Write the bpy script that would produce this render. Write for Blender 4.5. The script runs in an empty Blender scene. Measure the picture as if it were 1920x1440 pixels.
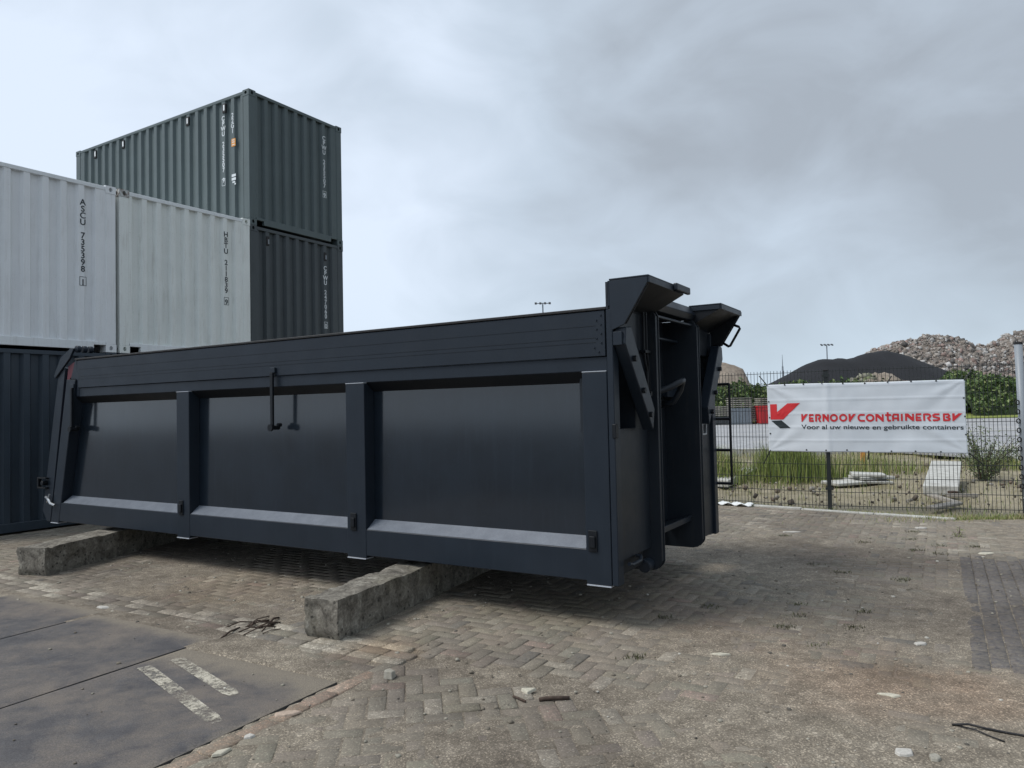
import bpy, bmesh, math, random
import numpy as np
from mathutils import Vector, Matrix, noise as mnoise
random.seed(7); rng = np.random.default_rng(7)
SC = bpy.context.scene; COL = SC.collection
PI = math.pi
# ------------------------------------------------------------------ camera
CAMZ = 1.5842; pitch = .0336; roll = -.0217
cam = bpy.data.cameras.new('camera'); camo = bpy.data.objects.new('camera', cam); COL.objects.link(camo)
_f = Vector((0, math.cos(pitch), math.sin(pitch))); _u = Vector((0, -math.sin(pitch), math.cos(pitch))); _x = Vector((1, 0, 0))
_x2 = _x*math.cos(roll) + _u*math.sin(roll); _u2 = -_x*math.sin(roll) + _u*math.cos(roll)
mw = Matrix((_x2, _u2, -_f)).transposed().to_4x4(); mw.translation = Vector((0, 0, CAMZ))
camo.matrix_world = mw
cam.sensor_width = 36; cam.lens = 36*1391.85/1920; cam.clip_start = .05; cam.clip_end = 3000
SC.camera = camo
SC.render.resolution_x = 1024; SC.render.resolution_y = 768
# ------------------------------------------------------------------ world: cloudy sky over a Sky Texture
SUN_EL = math.radians(54); SUN_AZ = (-.97, -.22)      # direction towards the sun in plan
wd = bpy.data.worlds.new('World'); SC.world = wd; wd.use_nodes = True
nt = wd.node_tree; N = nt.nodes; L = nt.links; N.clear()
def nd(t, **k):
    n = N.new(t)
    for a, b in k.items(): setattr(n, a, b)
    return n
def mathn(op, a, b=None, c=None):
    n = N.new('ShaderNodeMath'); n.operation = op
    for i, v in enumerate((a, b, c)):
        if v is None: continue
        if isinstance(v, (int, float)): n.inputs[i].default_value = v
        else: L.new(v, n.inputs[i])
    return n.outputs[0]
out = nd('ShaderNodeOutputWorld'); bg = nd('ShaderNodeBackground'); bg.inputs[1].default_value = .1
sky = nd('ShaderNodeTexSky', sky_type='NISHITA', sun_disc=False)
sky.sun_elevation = SUN_EL; sky.sun_rotation = math.atan2(SUN_AZ[0], SUN_AZ[1])
tc = nd('ShaderNodeTexCoord'); sx = nd('ShaderNodeSeparateXYZ'); L.new(tc.outputs['Generated'], sx.inputs[0])
dx, dy, dz = sx.outputs
def cloud(scale, detail, rough, dist, off, st=(1, 1, 1.7)):
    mp = nd('ShaderNodeMapping'); mp.inputs['Location'].default_value = off; mp.inputs['Scale'].default_value = st; mp.inputs['Rotation'].default_value = (0, .35, 0); L.new(tc.outputs['Generated'], mp.inputs[0])
    n = nd('ShaderNodeTexNoise'); n.inputs['Scale'].default_value = scale; n.inputs['Detail'].default_value = detail
    n.inputs['Roughness'].default_value = rough; n.inputs['Distortion'].default_value = dist; L.new(mp.outputs[0], n.inputs[0])
    return n.outputs[0]
n1 = cloud(1.9, 4, .45, .4, (3.1, 1.7, 0)); n2 = cloud(5.5, 5, .5, .5, (0.4, 5.2, 2)); n3 = cloud(3.0, 3, .45, .2, (7.4, 2.2, 5))
def lobe(d, amt, sharp):
    d = Vector(d).normalized(); vm = nd('ShaderNodeVectorMath', operation='DOT_PRODUCT'); L.new(tc.outputs['Generated'], vm.inputs[0]); vm.inputs[1].default_value = d
    return mathn('MULTIPLY', mathn('POWER', mathn('MAXIMUM', vm.outputs['Value'], 0.0), sharp), amt)
# brighter to the left (towards the veiled sun), greyer to the upper right
g = mathn('ADD', mathn('MULTIPLY_ADD', dx, -.54, .63), mathn('MULTIPLY', dy, .0))                      # left-right
el = mathn('MAXIMUM', dz, 0.0)
hz = mathn('POWER', mathn('SUBTRACT', 1.0, mathn('MINIMUM', mathn('MULTIPLY', el, 4.0), 1.0)), 2.0)   # near the horizon
v = mathn('ADD', g, mathn('MULTIPLY', mathn('SUBTRACT', n1, .5), 1.05))
v = mathn('ADD', v, mathn('MULTIPLY', mathn('SUBTRACT', n2, .5), .75))
for d_, a_, s_ in (((-.22, 1, .16), .34, 45), ((.42, 1, .52), -.19, 12), ((-.1, 1, .38), -.05, 20), ((-.65, 1, .45), .06, 10), ((.60, 1, .14), .10, 60), ((-.225, 1, .53), -.16, 260), ((-.12, 1, .535), .20, 420), ((-.40, 1, .56), .08, 90)): v = mathn('ADD', v, lobe(d_, a_, s_))
v = mathn('ADD', v, mathn('MULTIPLY', hz, .12))
cr = nd('ShaderNodeValToRGB'); L.new(v, cr.inputs[0])
e = cr.color_ramp.elements; e[0].position = .15; e[0].color = (.25, .28, .318, 1); e[1].position = .95; e[1].color = (.48, .54, .625, 1)
m = cr.color_ramp.elements.new(.55); m.color = (.355, .41, .475, 1)
# bluish thin places low on the right
bl = nd('ShaderNodeMixRGB'); bl.blend_type = 'MIX'; L.new(cr.outputs[0], bl.inputs[1]); bl.inputs[2].default_value = (.33, .425, .50, 1)
L.new(mathn('MULTIPLY', hz, mathn('MULTIPLY', n3, .9)), bl.inputs[0])
sc10 = nd('ShaderNodeMixRGB', blend_type='MULTIPLY'); sc10.inputs[0].default_value = 1; L.new(bl.outputs[0], sc10.inputs[1]); sc10.inputs[2].default_value = (10, 10, 10, 1)
mx = nd('ShaderNodeMixRGB'); mx.inputs[0].default_value = .95; L.new(sky.outputs[0], mx.inputs[1]); L.new(sc10.outputs[0], mx.inputs[2])
L.new(mx.outputs[0], bg.inputs[0]); L.new(bg.outputs[0], out.inputs[0])
# ------------------------------------------------------------------ sun (veiled)
sl = bpy.data.lights.new('sun', 'SUN'); sl.energy = 1.5; sl.angle = math.radians(26); sl.color = (1, .96, .9)
so = bpy.data.objects.new('sun', sl); COL.objects.link(so)
sd = Vector((SUN_AZ[0]*math.cos(SUN_EL), SUN_AZ[1]*math.cos(SUN_EL), math.sin(SUN_EL)))
so.rotation_euler = sd.to_track_quat('Z', 'Y').to_euler(); so.location = (0, 0, 30)
SC.view_settings.view_transform = 'Standard'; SC.view_settings.look = 'None'; SC.view_settings.exposure = .72; SC.view_settings.gamma = 1
SC.render.engine = 'CYCLES'
# ------------------------------------------------------------------ materials
def srgb(r, g, b):
    f = lambda c: (c/255/12.92) if c/255 <= .04045 else ((c/255+.055)/1.055)**2.4
    return (f(r), f(g), f(b), 1)
class MT:
    def __init__(s, name, rough=.6, metal=0.0, spec=.5):
        s.m = bpy.data.materials.new(name); s.m.use_nodes = True; s.t = s.m.node_tree; s.N = s.t.nodes; s.L = s.t.links
        s.b = s.N['Principled BSDF']; s.b.inputs['Roughness'].default_value = rough; s.b.inputs['Metallic'].default_value = metal
        s.b.inputs['Specular IOR Level'].default_value = spec
        s.tc = s.N.new('ShaderNodeTexCoord'); s.geo = s.N.new('ShaderNodeNewGeometry')
    def coord(s, kind='Object', scale=(1, 1, 1)):
        mp = s.N.new('ShaderNodeMapping'); mp.inputs['Scale'].default_value = scale
        s.L.new(s.geo.outputs['Position'] if kind == 'World' else s.tc.outputs[kind], mp.inputs[0]); return mp.outputs[0]
    def noise(s, scale, detail=4, rough=.55, dist=0, kind='Object', stretch=(1, 1, 1)):
        n = s.N.new('ShaderNodeTexNoise'); n.inputs['Scale'].default_value = scale; n.inputs['Detail'].default_value = detail
        n.inputs['Roughness'].default_value = rough; n.inputs['Distortion'].default_value = dist
        s.L.new(s.coord(kind, stretch), n.inputs[0]); return n.outputs[0]
    def voro(s, scale, kind='Object', feature='F1', out='Distance', stretch=(1, 1, 1)):
        n = s.N.new('ShaderNodeTexVoronoi'); n.feature = feature; n.inputs['Scale'].default_value = scale
        s.L.new(s.coord(kind, stretch), n.inputs['Vector']); return n.outputs[out]
    def ramp(s, fac, stops, interp='LINEAR'):
        r = s.N.new('ShaderNodeValToRGB'); r.color_ramp.interpolation = interp; el = r.color_ramp.elements
        el[0].position, el[0].color = stops[0]; el[1].position, el[1].color = stops[-1]
        for p, c in stops[1:-1]: q = el.new(p); q.color = c
        s.L.new(fac, r.inputs[0]); return r.outputs[0]
    def mask(s, fac, lo, hi):
        r = s.N.new('ShaderNodeMapRange'); r.inputs[1].default_value = lo; r.inputs[2].default_value = hi; s.L.new(fac, r.inputs[0]); return r.outputs[0]
    def math(s, op, a, b=0.0, c=None):
        n = s.N.new('ShaderNodeMath'); n.operation = op
        for i, v in enumerate((a, b, c)):
            if v is None: continue
            if isinstance(v, (int, float)): n.inputs[i].default_value = v
            else: s.L.new(v, n.inputs[i])
        return n.outputs[0]
    def mix(s, fac, a, b, mode='MIX'):
        n = s.N.new('ShaderNodeMixRGB'); n.blend_type = mode
        for i, v in enumerate((fac, a, b)):
            if isinstance(v, (int, float)): n.inputs[i].default_value = v
            elif isinstance(v, tuple): n.inputs[i].default_value = v
            else: s.L.new(v, n.inputs[i])
        return n.outputs[0]
    def color(s, c):
        if isinstance(c, tuple): s.b.inputs['Base Color'].default_value = c
        else: s.L.new(c, s.b.inputs['Base Color'])
        return s
    def rough(s, r): s.L.new(r, s.b.inputs['Roughness']); return s
    def bump(s, h, strength=.3, dist=.01):
        n = s.N.new('ShaderNodeBump'); n.inputs['Strength'].default_value = strength; n.inputs['Distance'].default_value = dist
        s.L.new(h, n.inputs['Height']); s.L.new(n.outputs[0], s.b.inputs['Normal']); return s
    def attr(s, name, out='Color'):
        n = s.N.new('ShaderNodeAttribute'); n.attribute_name = name; return n.outputs[out]
def gray(v): return (v, v, v, 1)
M = {}
def paint(name, c, rough=.42, spec=.5, var=.12, dirt=(.16, .13, .10, 1), dirtamt=.18, streak=True, bump=.08, wavy=0):
    t = MT(name, rough, 0.0, spec)
    n = t.noise(2.2, 5, .6); c2 = tuple(x*(1-var) for x in c[:3])+(1,); c3 = tuple(min(1, x*(1+var)) for x in c[:3])+(1,)
    base = t.ramp(n, [(.3, c2), (.7, c3)])
    st = t.noise(3.0, 6, .7, kind='Object', stretch=(6, 6, .5) if streak else (1, 1, 1))
    base = t.mix(t.math('MULTIPLY', t.mask(st, .52, .78), dirtamt), base, dirt)
    sp = t.noise(60, 3, .6); base = t.mix(t.math('MULTIPLY', t.mask(sp, .66, .72), dirtamt*1.2), base, dirt)
    t.color(base); t.rough(t.math('MULTIPLY_ADD', t.noise(5, 5, .65), .28, rough-.14 if not wavy else rough-.10))
    if wavy: t.bump(t.noise(1.6, 2, .5), .5, wavy)
    elif bump: t.bump(t.noise(35, 4, .6), bump, .004)
    if wavy:
        t.b.inputs['Coat Weight'].default_value = 1; t.b.inputs['Coat Roughness'].default_value = .115; t.b.inputs['Coat IOR'].default_value = 1.62
    M[name] = t.m
paint('hook_paint', (.0140, .0205, .0300, 1), .40, var=.12, dirt=(.030, .040, .054, 1), dirtamt=.22, spec=.28)
paint('hook_panel', spec=.1, c=(.0090, .0145, .0220, 1), rough=.30, var=.2, dirt=(.022, .032, .046, 1), dirtamt=.35, wavy=.002)
paint('hook_front', (.016, .021, .028, 1), .42, var=.18, dirt=(.05, .047, .042, 1), dirtamt=.35, spec=.28)
paint('hook_dark', (.006, .008, .011, 1), .45, var=.1, dirt=(.03, .03, .03, 1), dirtamt=.2, spec=.28)  # dark fittings; also downward and hood-inner faces, their shade put into the colour
paint('board_paint', (.0140, .0205, .0300, 1), .42, var=.12, dirt=(.035, .04, .048, 1), dirtamt=.25, streak=False, spec=.28)
paint('green_paint', (.080, .107, .110, 1), .50, var=.06, dirt=(.04, .045, .045, 1), dirtamt=.3)
paint('slate_paint', (.050, .062, .068, 1), .50, var=.06, dirt=(.03, .034, .036, 1), dirtamt=.3)
paint('white_paint', (.79, .81, .82, 1), .48, var=.04, dirt=(.33, .30, .25, 1), dirtamt=.3)
paint('cream_paint', (.77, .80, .77, 1), .48, var=.05, dirt=(.33, .29, .22, 1), dirtamt=.42)
paint('blue_paint', (.030, .044, .060, 1), .46, var=.08, dirt=(.03, .03, .03, 1), dirtamt=.2)
paint('rail_white', (.76, .79, .80, 1), .5, var=.04, dirt=(.28, .25, .2, 1), dirtamt=.3)
paint('bright_edge', (.42, .45, .50, 1), .4, var=.1, dirt=(.2, .2, .2, 1), dirtamt=.3)
paint('red_paint', (.50, .025, .03, 1), .5, var=.1)
paint('dark_red', (.10, .012, .022, 1), .5, var=.1)
paint('pole_grey', (.25, .28, .31, 1), .45, var=.06, dirt=(.2, .19, .17, 1), dirtamt=.3)
paint('fence_black', (.012, .016, .016, 1), .45, var=.1, bump=0)
paint('black_rubber', (.008, .008, .009, 1), .6, var=.1, bump=0)
paint('mast_grey', (.22, .25, .28, 1), .5, var=.1, bump=0)
paint('letter_white', (.66, .70, .72, 1), .5, var=.1, dirt=(.2, .22, .22, 1), dirtamt=.5, bump=0)
paint('letter_black', (.022, .03, .036, 1), .5, var=.1, dirt=(.2, .2, .2, 1), dirtamt=.3, bump=0)
paint('orange_plate', (.75, .32, .06, 1), .5, var=.1, bump=0)
paint('logo_red', (.62, .028, .035, 1), .5, var=.03, dirt=(.5, .1, .1, 1), dirtamt=.1, bump=0)
paint('logo_black', (.02, .03, .035, 1), .5, var=.03, dirt=(.1, .1, .1, 1), dirtamt=.1, bump=0)
paint('lamp_metal', (.05, .055, .06, 1), .5, var=.1, bump=0)
t = MT('worn_casting', .6); n = t.noise(14, 6, .7); t.color(t.mix(t.mask(n, .44, .62), (.52, .54, .53, 1), (.13, .075, .045, 1))); M['worn_casting'] = t.m
# ledge: painted steel with road grime, plus light on its upward face put into the colour
t = MT('ledge', .38); n = t.noise(7, 6, .7); f = t.noise(90, 3, .7)
t.color(t.mix(t.mask(t.math('ADD', n, t.math('MULTIPLY', f, .5)), .62, .92), (.095, .112, .14, 1), (.135, .155, .185, 1))); t.bump(f, .2, .003); M['ledge'] = t.m
t = MT('galvanised', .35, .8); t.color(t.ramp(t.noise(30, 4, .6), [(.3, (.30, .32, .34, 1)), (.7, (.48, .5, .52, 1))])); M['galvanised'] = t.m
# concrete beams
t = MT('old_concrete', .9); n = t.noise(7, 8, .75, .6); f = t.noise(50, 5, .75); mo = t.noise(3, 4, .6, kind='World')
c = t.ramp(n, [(.34, (.055, .048, .040, 1)), (.46, (.14, .127, .105, 1)), (.57, (.225, .208, .175, 1)), (.7, (.38, .365, .32, 1))])
c = t.mix(t.math('MULTIPLY', t.mask(mo, .52, .66), .3), c, (.10, .092, .055, 1))
c = t.mix(t.math('MULTIPLY', t.mask(t.voro(17), .24, .14), .85), c, (.035, .032, .026, 1))
c = t.mix(1.0, c, t.ramp(f, [(.3, gray(.62)), (.5, gray(1.0)), (.7, gray(1.45))]), 'MULTIPLY')
t.color(c); t.bump(t.math('ADD', f, n), .55, .012); M['old_concrete'] = t.m
t = MT('pale_concrete', .9); n = t.noise(6, 6, .7)
t.color(t.ramp(n, [(.3, (.33, .32, .29, 1)), (.6, (.50, .50, .47, 1)), (.8, (.58, .58, .55, 1))])); t.bump(t.noise(40, 4, .6), .4, .01); M['pale_concrete'] = t.m
# paving bricks: per-brick colour in attribute 'bc', grit on top, stains in world space
def stains(t, c):
    big = t.noise(.42, 5, .6, .3, kind='World'); mid = t.noise(1.7, 6, .65, .2, kind='World')
    c = t.mix(t.mask(big, .46, .62), c, t.mix(1.0, c, (.62, .60, .60, 1), 'MULTIPLY'))
    c = t.mix(t.mask(mid, .55, .75), c, t.mix(1.0, c, (.70, .68, .64, 1), 'MULTIPLY'))
    def spot(x, y, r, col, amt, mode='MULTIPLY'):
        nonlocal c
        vm = t.N.new('ShaderNodeVectorMath'); vm.operation = 'DISTANCE'; t.L.new(t.geo.outputs['Position'], vm.inputs[0]); vm.inputs[1].default_value = (x, y, 0)
        d = t.math('ADD', vm.outputs['Value'], t.math('MULTIPLY', t.math('SUBTRACT', mid, .5), r*1.6))
        c = t.mix(t.math('MULTIPLY', t.mask(d, r, r*.25), amt), c, t.mix(1.0, c, col, mode))
    spot(1.95, 4.25, .75, (1.08, .94, .87, 1), .8); spot(2.6, 4.0, .6, (1.06, .95, .88, 1), .6); spot(1.3, 5.6, 1.0, (.82, .76, .74, 1), .8)
    spot(2.2, 4.35, .35, (.62, .55, .5, 1), .7); spot(.35, 6.0, .9, (.70, .70, .62, 1), .7); spot(-2.6, 6.9, 1.0, (1.1, 1.0, .88, 1), .6)
    spot(-.9, 5.0, .35, (1.15, 1.0, .85, 1), .8)
    return c
t = MT('paving_brick', .88)
c = t.attr('bc'); g1 = t.noise(120, 4, .85, kind='World'); g2 = t.voro(150, kind='World', out='Color'); g3 = t.noise(28, 5, .65, kind='World')
sep = t.N.new('ShaderNodeSeparateColor'); t.L.new(g2, sep.inputs[0])
c = t.mix(1.0, c, t.ramp(g1, [(.32, gray(.5)), (.5, gray(1.0)), (.68, gray(1.5))]), 'MULTIPLY')
c = t.mix(1.0, c, t.ramp(sep.outputs[0], [(0, gray(.72)), (.8, gray(1.05)), (.93, gray(1.7))]), 'MULTIPLY')
c = t.mix(t.math('MULTIPLY', t.mask(g3, .32, .6), .72), c, (.210, .183, .145, 1))
c = stains(t, c); t.color(c); t.bump(t.math('ADD', g1, t.math('MULTIPLY', g3, 1.5)), .6, .006); M['paving_brick'] = t.m
t = MT('dust', .95)
g1 = t.noise(120, 4, .85, kind='World'); g3 = t.noise(7, 7, .75, kind='World'); sp = t.voro(140, kind='World', out='Color')
sep = t.N.new('ShaderNodeSeparateColor'); t.L.new(sp, sep.inputs[0])
c = t.ramp(g3, [(.3, (.135, .113, .086, 1)), (.5, (.222, .190, .146, 1)), (.7, (.34, .298, .236, 1))])
c = t.mix(1.0, c, t.ramp(g1, [(.32, gray(.55)), (.5, gray(1.0)), (.68, gray(1.45))]), 'MULTIPLY')
c = t.mix(1.0, c, t.ramp(sep.outputs[1], [(0, gray(.7)), (.8, gray(1.05)), (.94, gray(1.75))]), 'MULTIPLY')
c = stains(t, c); t.color(c); t.bump(g1, .7, .006); M['dust'] = t.m
# road plates: dark top with tracked-in dirt
t = MT('plate_top', .8)
g1 = t.noise(140, 4, .85, kind='World'); big = t.noise(1.5, 9, .8, .2, kind='World'); md = t.noise(6, 6, .7, kind='World'); edg = t.attr('edge', 'Fac')
c = t.ramp(md, [(.3, (.052, .050, .054, 1)), (.7, (.095, .091, .092, 1))])
c = t.mix(t.mask(big, .42, .62), c, (.150, .128, .108, 1))
d = t.math('ADD', edg, t.math('MULTIPLY', t.math('SUBTRACT', md, .5), .9))
c = t.mix(t.mask(d, .25, .75), c, (.190, .164, .128, 1))
c = t.mix(1.0, c, t.ramp(g1, [(.32, gray(.5)), (.5, gray(1.0)), (.68, gray(1.6))]), 'MULTIPLY')
t.color(c); t.bump(g1, .5, .005); M['plate_top'] = t.m
t = MT('worn_stripe', .85); n = t.noise(38, 6, .8, kind='World'); n2 = t.noise(5, 4, .6, kind='World'); g1 = t.noise(280, 3, .8, kind='World')
t.color(t.mix(1.0, t.mix(n2, (.36, .33, .27, 1), (.60, .56, .46, 1)), t.ramp(g1, [(.3, gray(.7)), (.7, gray(1.2))]), 'MULTIPLY'))
t.L.new(t.mask(t.math('ADD', n, t.math('MULTIPLY', n2, .7)), .74, .96), t.b.inputs['Alpha']); M['worn_stripe'] = t.m
# ground sheets
def soil(name, stops, scale=1.2, fine=40, bump=.5):
    t = MT(name, .95); n = t.noise(scale, 8, .68, kind='World'); f = t.noise(fine, 4, .7, kind='World')
    c = t.ramp(n, stops); c = t.mix(1.0, c, t.ramp(f, [(.3, gray(.65)), (.7, gray(1.3))]), 'MULTIPLY'); t.color(c); t.bump(f, bump, .02); M[name] = t.m
soil('waste_soil', [(.3, (.16, .14, .075, 1)), (.45, (.24, .21, .14, 1)), (.6, (.31, .27, .19, 1)), (.75, (.14, .17, .055, 1))])
soil('yard_asphalt', [(.3, (.27, .275, .285, 1)), (.5, (.33, .335, .345, 1)), (.7, (.40, .395, .385, 1))], .25, 8, .1)
soil('far_earth', [(.3, (.035, .036, .038, 1)), (.6, (.048, .048, .050, 1)), (.8, (.065, .064, .062, 1))], .1, 4)
soil('hedge_core', [(.3, (.018, .030, .010, 1)), (.6, (.035, .055, .018, 1)), (.8, (.05, .075, .025, 1))], .8, 5)
soil('verge_green', [(.3, (.13, .17, .035, 1)), (.55, (.22, .26, .06, 1)), (.8, (.28, .27, .10, 1))], .6, 6)
soil('black_grit', [(.3, (.006, .007, .009, 1)), (.6, (.011, .012, .016, 1)), (.8, (.02, .021, .025, 1))], .35, 5, .8)
soil('tan_sand', [(.3, (.20, .16, .125, 1)), (.6, (.27, .225, .18, 1)), (.8, (.32, .28, .23, 1))], .5, 3, .8)
soil('rubble_base', [(.3, (.10, .085, .07, 1)), (.6, (.20, .17, .145, 1)), (.8, (.30, .26, .23, 1))], .7, 3, 1)
t = MT('rubble_chunk', .95); c = t.attr('bc'); f = t.noise(4, 4, .7, kind='World'); t.color(t.mix(1.0, c, t.ramp(f, [(.3, gray(.6)), (.7, gray(1.3))]), 'MULTIPLY')); M['rubble_chunk'] = t.m
t = MT('leaf', .65); t.color(t.attr('bc')); M['leaf'] = t.m
t = MT('wood', .85); t.color(t.ramp(t.noise(8, 5, .7, stretch=(1, 12, 12)), [(.3, (.18, .15, .12, 1)), (.7, (.42, .40, .36, 1))])); M['wood'] = t.m
t = MT('twig', .9); t.color(t.ramp(t.noise(40, 3, .6), [(.3, (.03, .02, .014, 1)), (.7, (.09, .06, .045, 1))])); M['twig'] = t.m
t = MT('banner_cloth', .55); f = t.noise(1.2, 4, .6); t.color(t.ramp(f, [(.3, (.60, .65, .70, 1)), (.7, (.66, .70, .745, 1))]))
t.b.inputs['Subsurface Weight'].default_value = 0; M['banner_cloth'] = t.m
# ------------------------------------------------------------------ helpers
def link(o, parent=None):
    COL.objects.link(o)
    if parent is not None: o.parent = parent
    return o
def tag(o, label=None, cat=None, group=None, kind=None):
    if label: o['label'] = label
    if cat: o['category'] = cat
    if group: o['group'] = group
    if kind: o['kind'] = kind
    return o
def empty(name, loc=(0, 0, 0), rz=0, label=None, cat=None, group=None):
    o = bpy.data.objects.new(name, None); o.empty_display_size = .2; o.location = loc; o.rotation_euler = (0, 0, rz)
    link(o); return tag(o, label, cat, group)
class MB:
    def __init__(s, T=None): s.v = []; s.f = []; s.T = T or (lambda x, y, z: (x, y, z)); s.smooth = False
    def add(s, vs, fs):
        k = len(s.v); s.v += [s.T(*p) for p in vs]; s.f += [tuple(i+k for i in f) for f in fs]; return s
    def hexa(s, p): return s.add(p, [(0, 3, 2, 1), (4, 5, 6, 7), (0, 1, 5, 4), (1, 2, 6, 5), (2, 3, 7, 6), (3, 0, 4, 7)])
    def box(s, x0, x1, y0, y1, z0, z1):
        return s.hexa([(x0, y0, z0), (x1, y0, z0), (x1, y1, z0), (x0, y1, z0), (x0, y0, z1), (x1, y0, z1), (x1, y1, z1), (x0, y1, z1)])
    def prism(s, poly, ext):
        """poly: 3D points; ext: extrusion vector"""
        n = len(poly); q = [tuple(a+b for a, b in zip(p, ext)) for p in poly]
        return s.add(list(poly)+q, [tuple(range(n))[::-1], tuple(range(n, 2*n))] + [(i, (i+1) % n, n+(i+1) % n, n+i) for i in range(n)])
    def tube(s, p0, p1, r, n=8, r1=None):
        p0 = Vector(p0); p1 = Vector(p1); d = (p1-p0).normalized(); a = d.orthogonal().normalized(); b = d.cross(a); r1 = r if r1 is None else r1
        vs = [tuple(p0+(a*math.cos(2*PI*i/n)+b*math.sin(2*PI*i/n))*r) for i in range(n)] + [tuple(p1+(a*math.cos(2*PI*i/n)+b*math.sin(2*PI*i/n))*r1) for i in range(n)]
        return s.add(vs, [tuple(range(n))[::-1], tuple(range(n, 2*n))] + [(i, (i+1) % n, n+(i+1) % n, n+i) for i in range(n)])
    def path(s, pts, r, n=6):
        pts = [Vector(p) for p in pts]; k = len(pts); vs = []; fs = []; a = None
        for i, p in enumerate(pts):
            d = (pts[min(i+1, k-1)]-pts[max(i-1, 0)]).normalized()
            a = d.orthogonal().normalized() if a is None else (a-d*a.dot(d)).normalized()
            b = d.cross(a)
            for j in range(n): vs.append(tuple(p+(a*math.cos(2*PI*j/n)+b*math.sin(2*PI*j/n))*r))
        for i in range(k-1):
            for j in range(n): fs.append((i*n+j, i*n+(j+1) % n, (i+1)*n+(j+1) % n, (i+1)*n+j))
        fs.append(tuple(range(n))[::-1]); fs.append(tuple(range((k-1)*n, k*n)))
        return s.add(vs, fs)
    def build(s, name, mat, parent=None, bevel=0, smooth=False, loc=None, rz=0, seg=1, recalc=True):
        me = bpy.data.meshes.new(name); me.from_pydata(s.v, [], s.f); me.update()
        if recalc:
            bm = bmesh.new(); bm.from_mesh(me); bmesh.ops.recalc_face_normals(bm, faces=bm.faces); bm.to_mesh(me); bm.free()
        me.materials.append(M[mat] if isinstance(mat, str) else mat)
        o = bpy.data.objects.new(name, me); link(o, parent)
        if loc is not None: o.location = loc; o.rotation_euler = (0, 0, rz)
        if smooth: me.polygons.foreach_set('use_smooth', [True]*len(me.polygons))
        if bevel:
            md = o.modifiers.new('bevel', 'BEVEL'); md.width = bevel; md.segments = seg; md.limit_method = 'ANGLE'; md.angle_limit = math.radians(40); md.harden_normals = False
        return o
def np_mesh(name, V, Fc, mat, parent=None, smooth=False, col=None, fsize=4, attr='bc'):
    """V (n,3), Fc (m,fsize) arrays; col per-face colours (m,3)"""
    me = bpy.data.meshes.new(name); V = np.asarray(V, np.float32); Fc = np.asarray(Fc, np.int32)
    me.vertices.add(len(V)); me.vertices.foreach_set('co', V.ravel())
    me.loops.add(Fc.size); me.loops.foreach_set('vertex_index', Fc.ravel())
    me.polygons.add(len(Fc)); me.polygons.foreach_set('loop_start', np.arange(0, Fc.size, fsize, dtype=np.int32))
    me.update(calc_edges=True); me.validate()
    if smooth: me.polygons.foreach_set('use_smooth', np.ones(len(Fc), bool))
    if col is not None:
        a = me.attributes.new(attr, 'FLOAT_COLOR', 'CORNER'); c4 = np.ones((len(Fc), fsize, 4), np.float32); c4[:, :, :3] = np.asarray(col)[:, None, :]
        a.data.foreach_set('color', c4.ravel())
    me.materials.append(M[mat]); o = bpy.data.objects.new(name, me); link(o, parent); return o
def text(body, size, mat, name, parent, mtx, stack=False, bold=.0, line=1.0, ext=.0008, align='CENTER'):
    cu = bpy.data.curves.new('t', 'FONT'); cu.body = '\n'.join(body) if stack else body; cu.size = size; cu.align_x = align
    cu.offset = bold; cu.extrude = ext; cu.space_line = line
    o = bpy.data.objects.new('t', cu); COL.objects.link(o); dg = bpy.context.evaluated_depsgraph_get()
    me = bpy.data.meshes.new_from_object(o.evaluated_get(dg)); bpy.data.objects.remove(o); bpy.data.curves.remove(cu)
    me.materials.clear(); me.materials.append(M[mat]); me.transform(mtx); me.name = name
    q = bpy.data.objects.new(name, me); link(q, parent); return q
def fbm(x, y, z=0, o=4): return mnoise.fractal(Vector((x, y, z)), 1.0, 2.0, o)
def grid_np(x0, x1, y0, y1, st):
    nx = int(round((x1-x0)/st))+1; ny = int(round((y1-y0)/st))+1
    X, Y = np.meshgrid(np.linspace(x0, x1, nx), np.linspace(y0, y1, ny)); i = np.arange(nx*ny).reshape(ny, nx)
    Fc = np.stack([i[:-1, :-1], i[:-1, 1:], i[1:, 1:], i[1:, :-1]], -1).reshape(-1, 4); return X.ravel(), Y.ravel(), Fc
def vnoise(x, y, sc, seed=0, octaves=4, rough=.55):
    """fast value noise, numpy, about -1..1"""
    r = np.random.default_rng(seed); tab = r.uniform(-1, 1, (256, 256)); out = np.zeros_like(x); amp = 1; tot = 0
    for k in range(octaves):
        u = x*sc+17.3*k; w = y*sc+5.1*k; i = np.floor(u).astype(int); j = np.floor(w).astype(int); fu = u-i; fw = w-j
        fu = fu*fu*(3-2*fu); fw = fw*fw*(3-2*fw)
        a = tab[i % 256, j % 256]; b = tab[(i+1) % 256, j % 256]; c = tab[i % 256, (j+1) % 256]; d = tab[(i+1) % 256, (j+1) % 256]
        out += amp*((a*(1-fu)+b*fu)*(1-fw)+(c*(1-fu)+d*fu)*fw); tot += amp; amp *= rough; sc *= 2
    return out/tot*1.6
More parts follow.
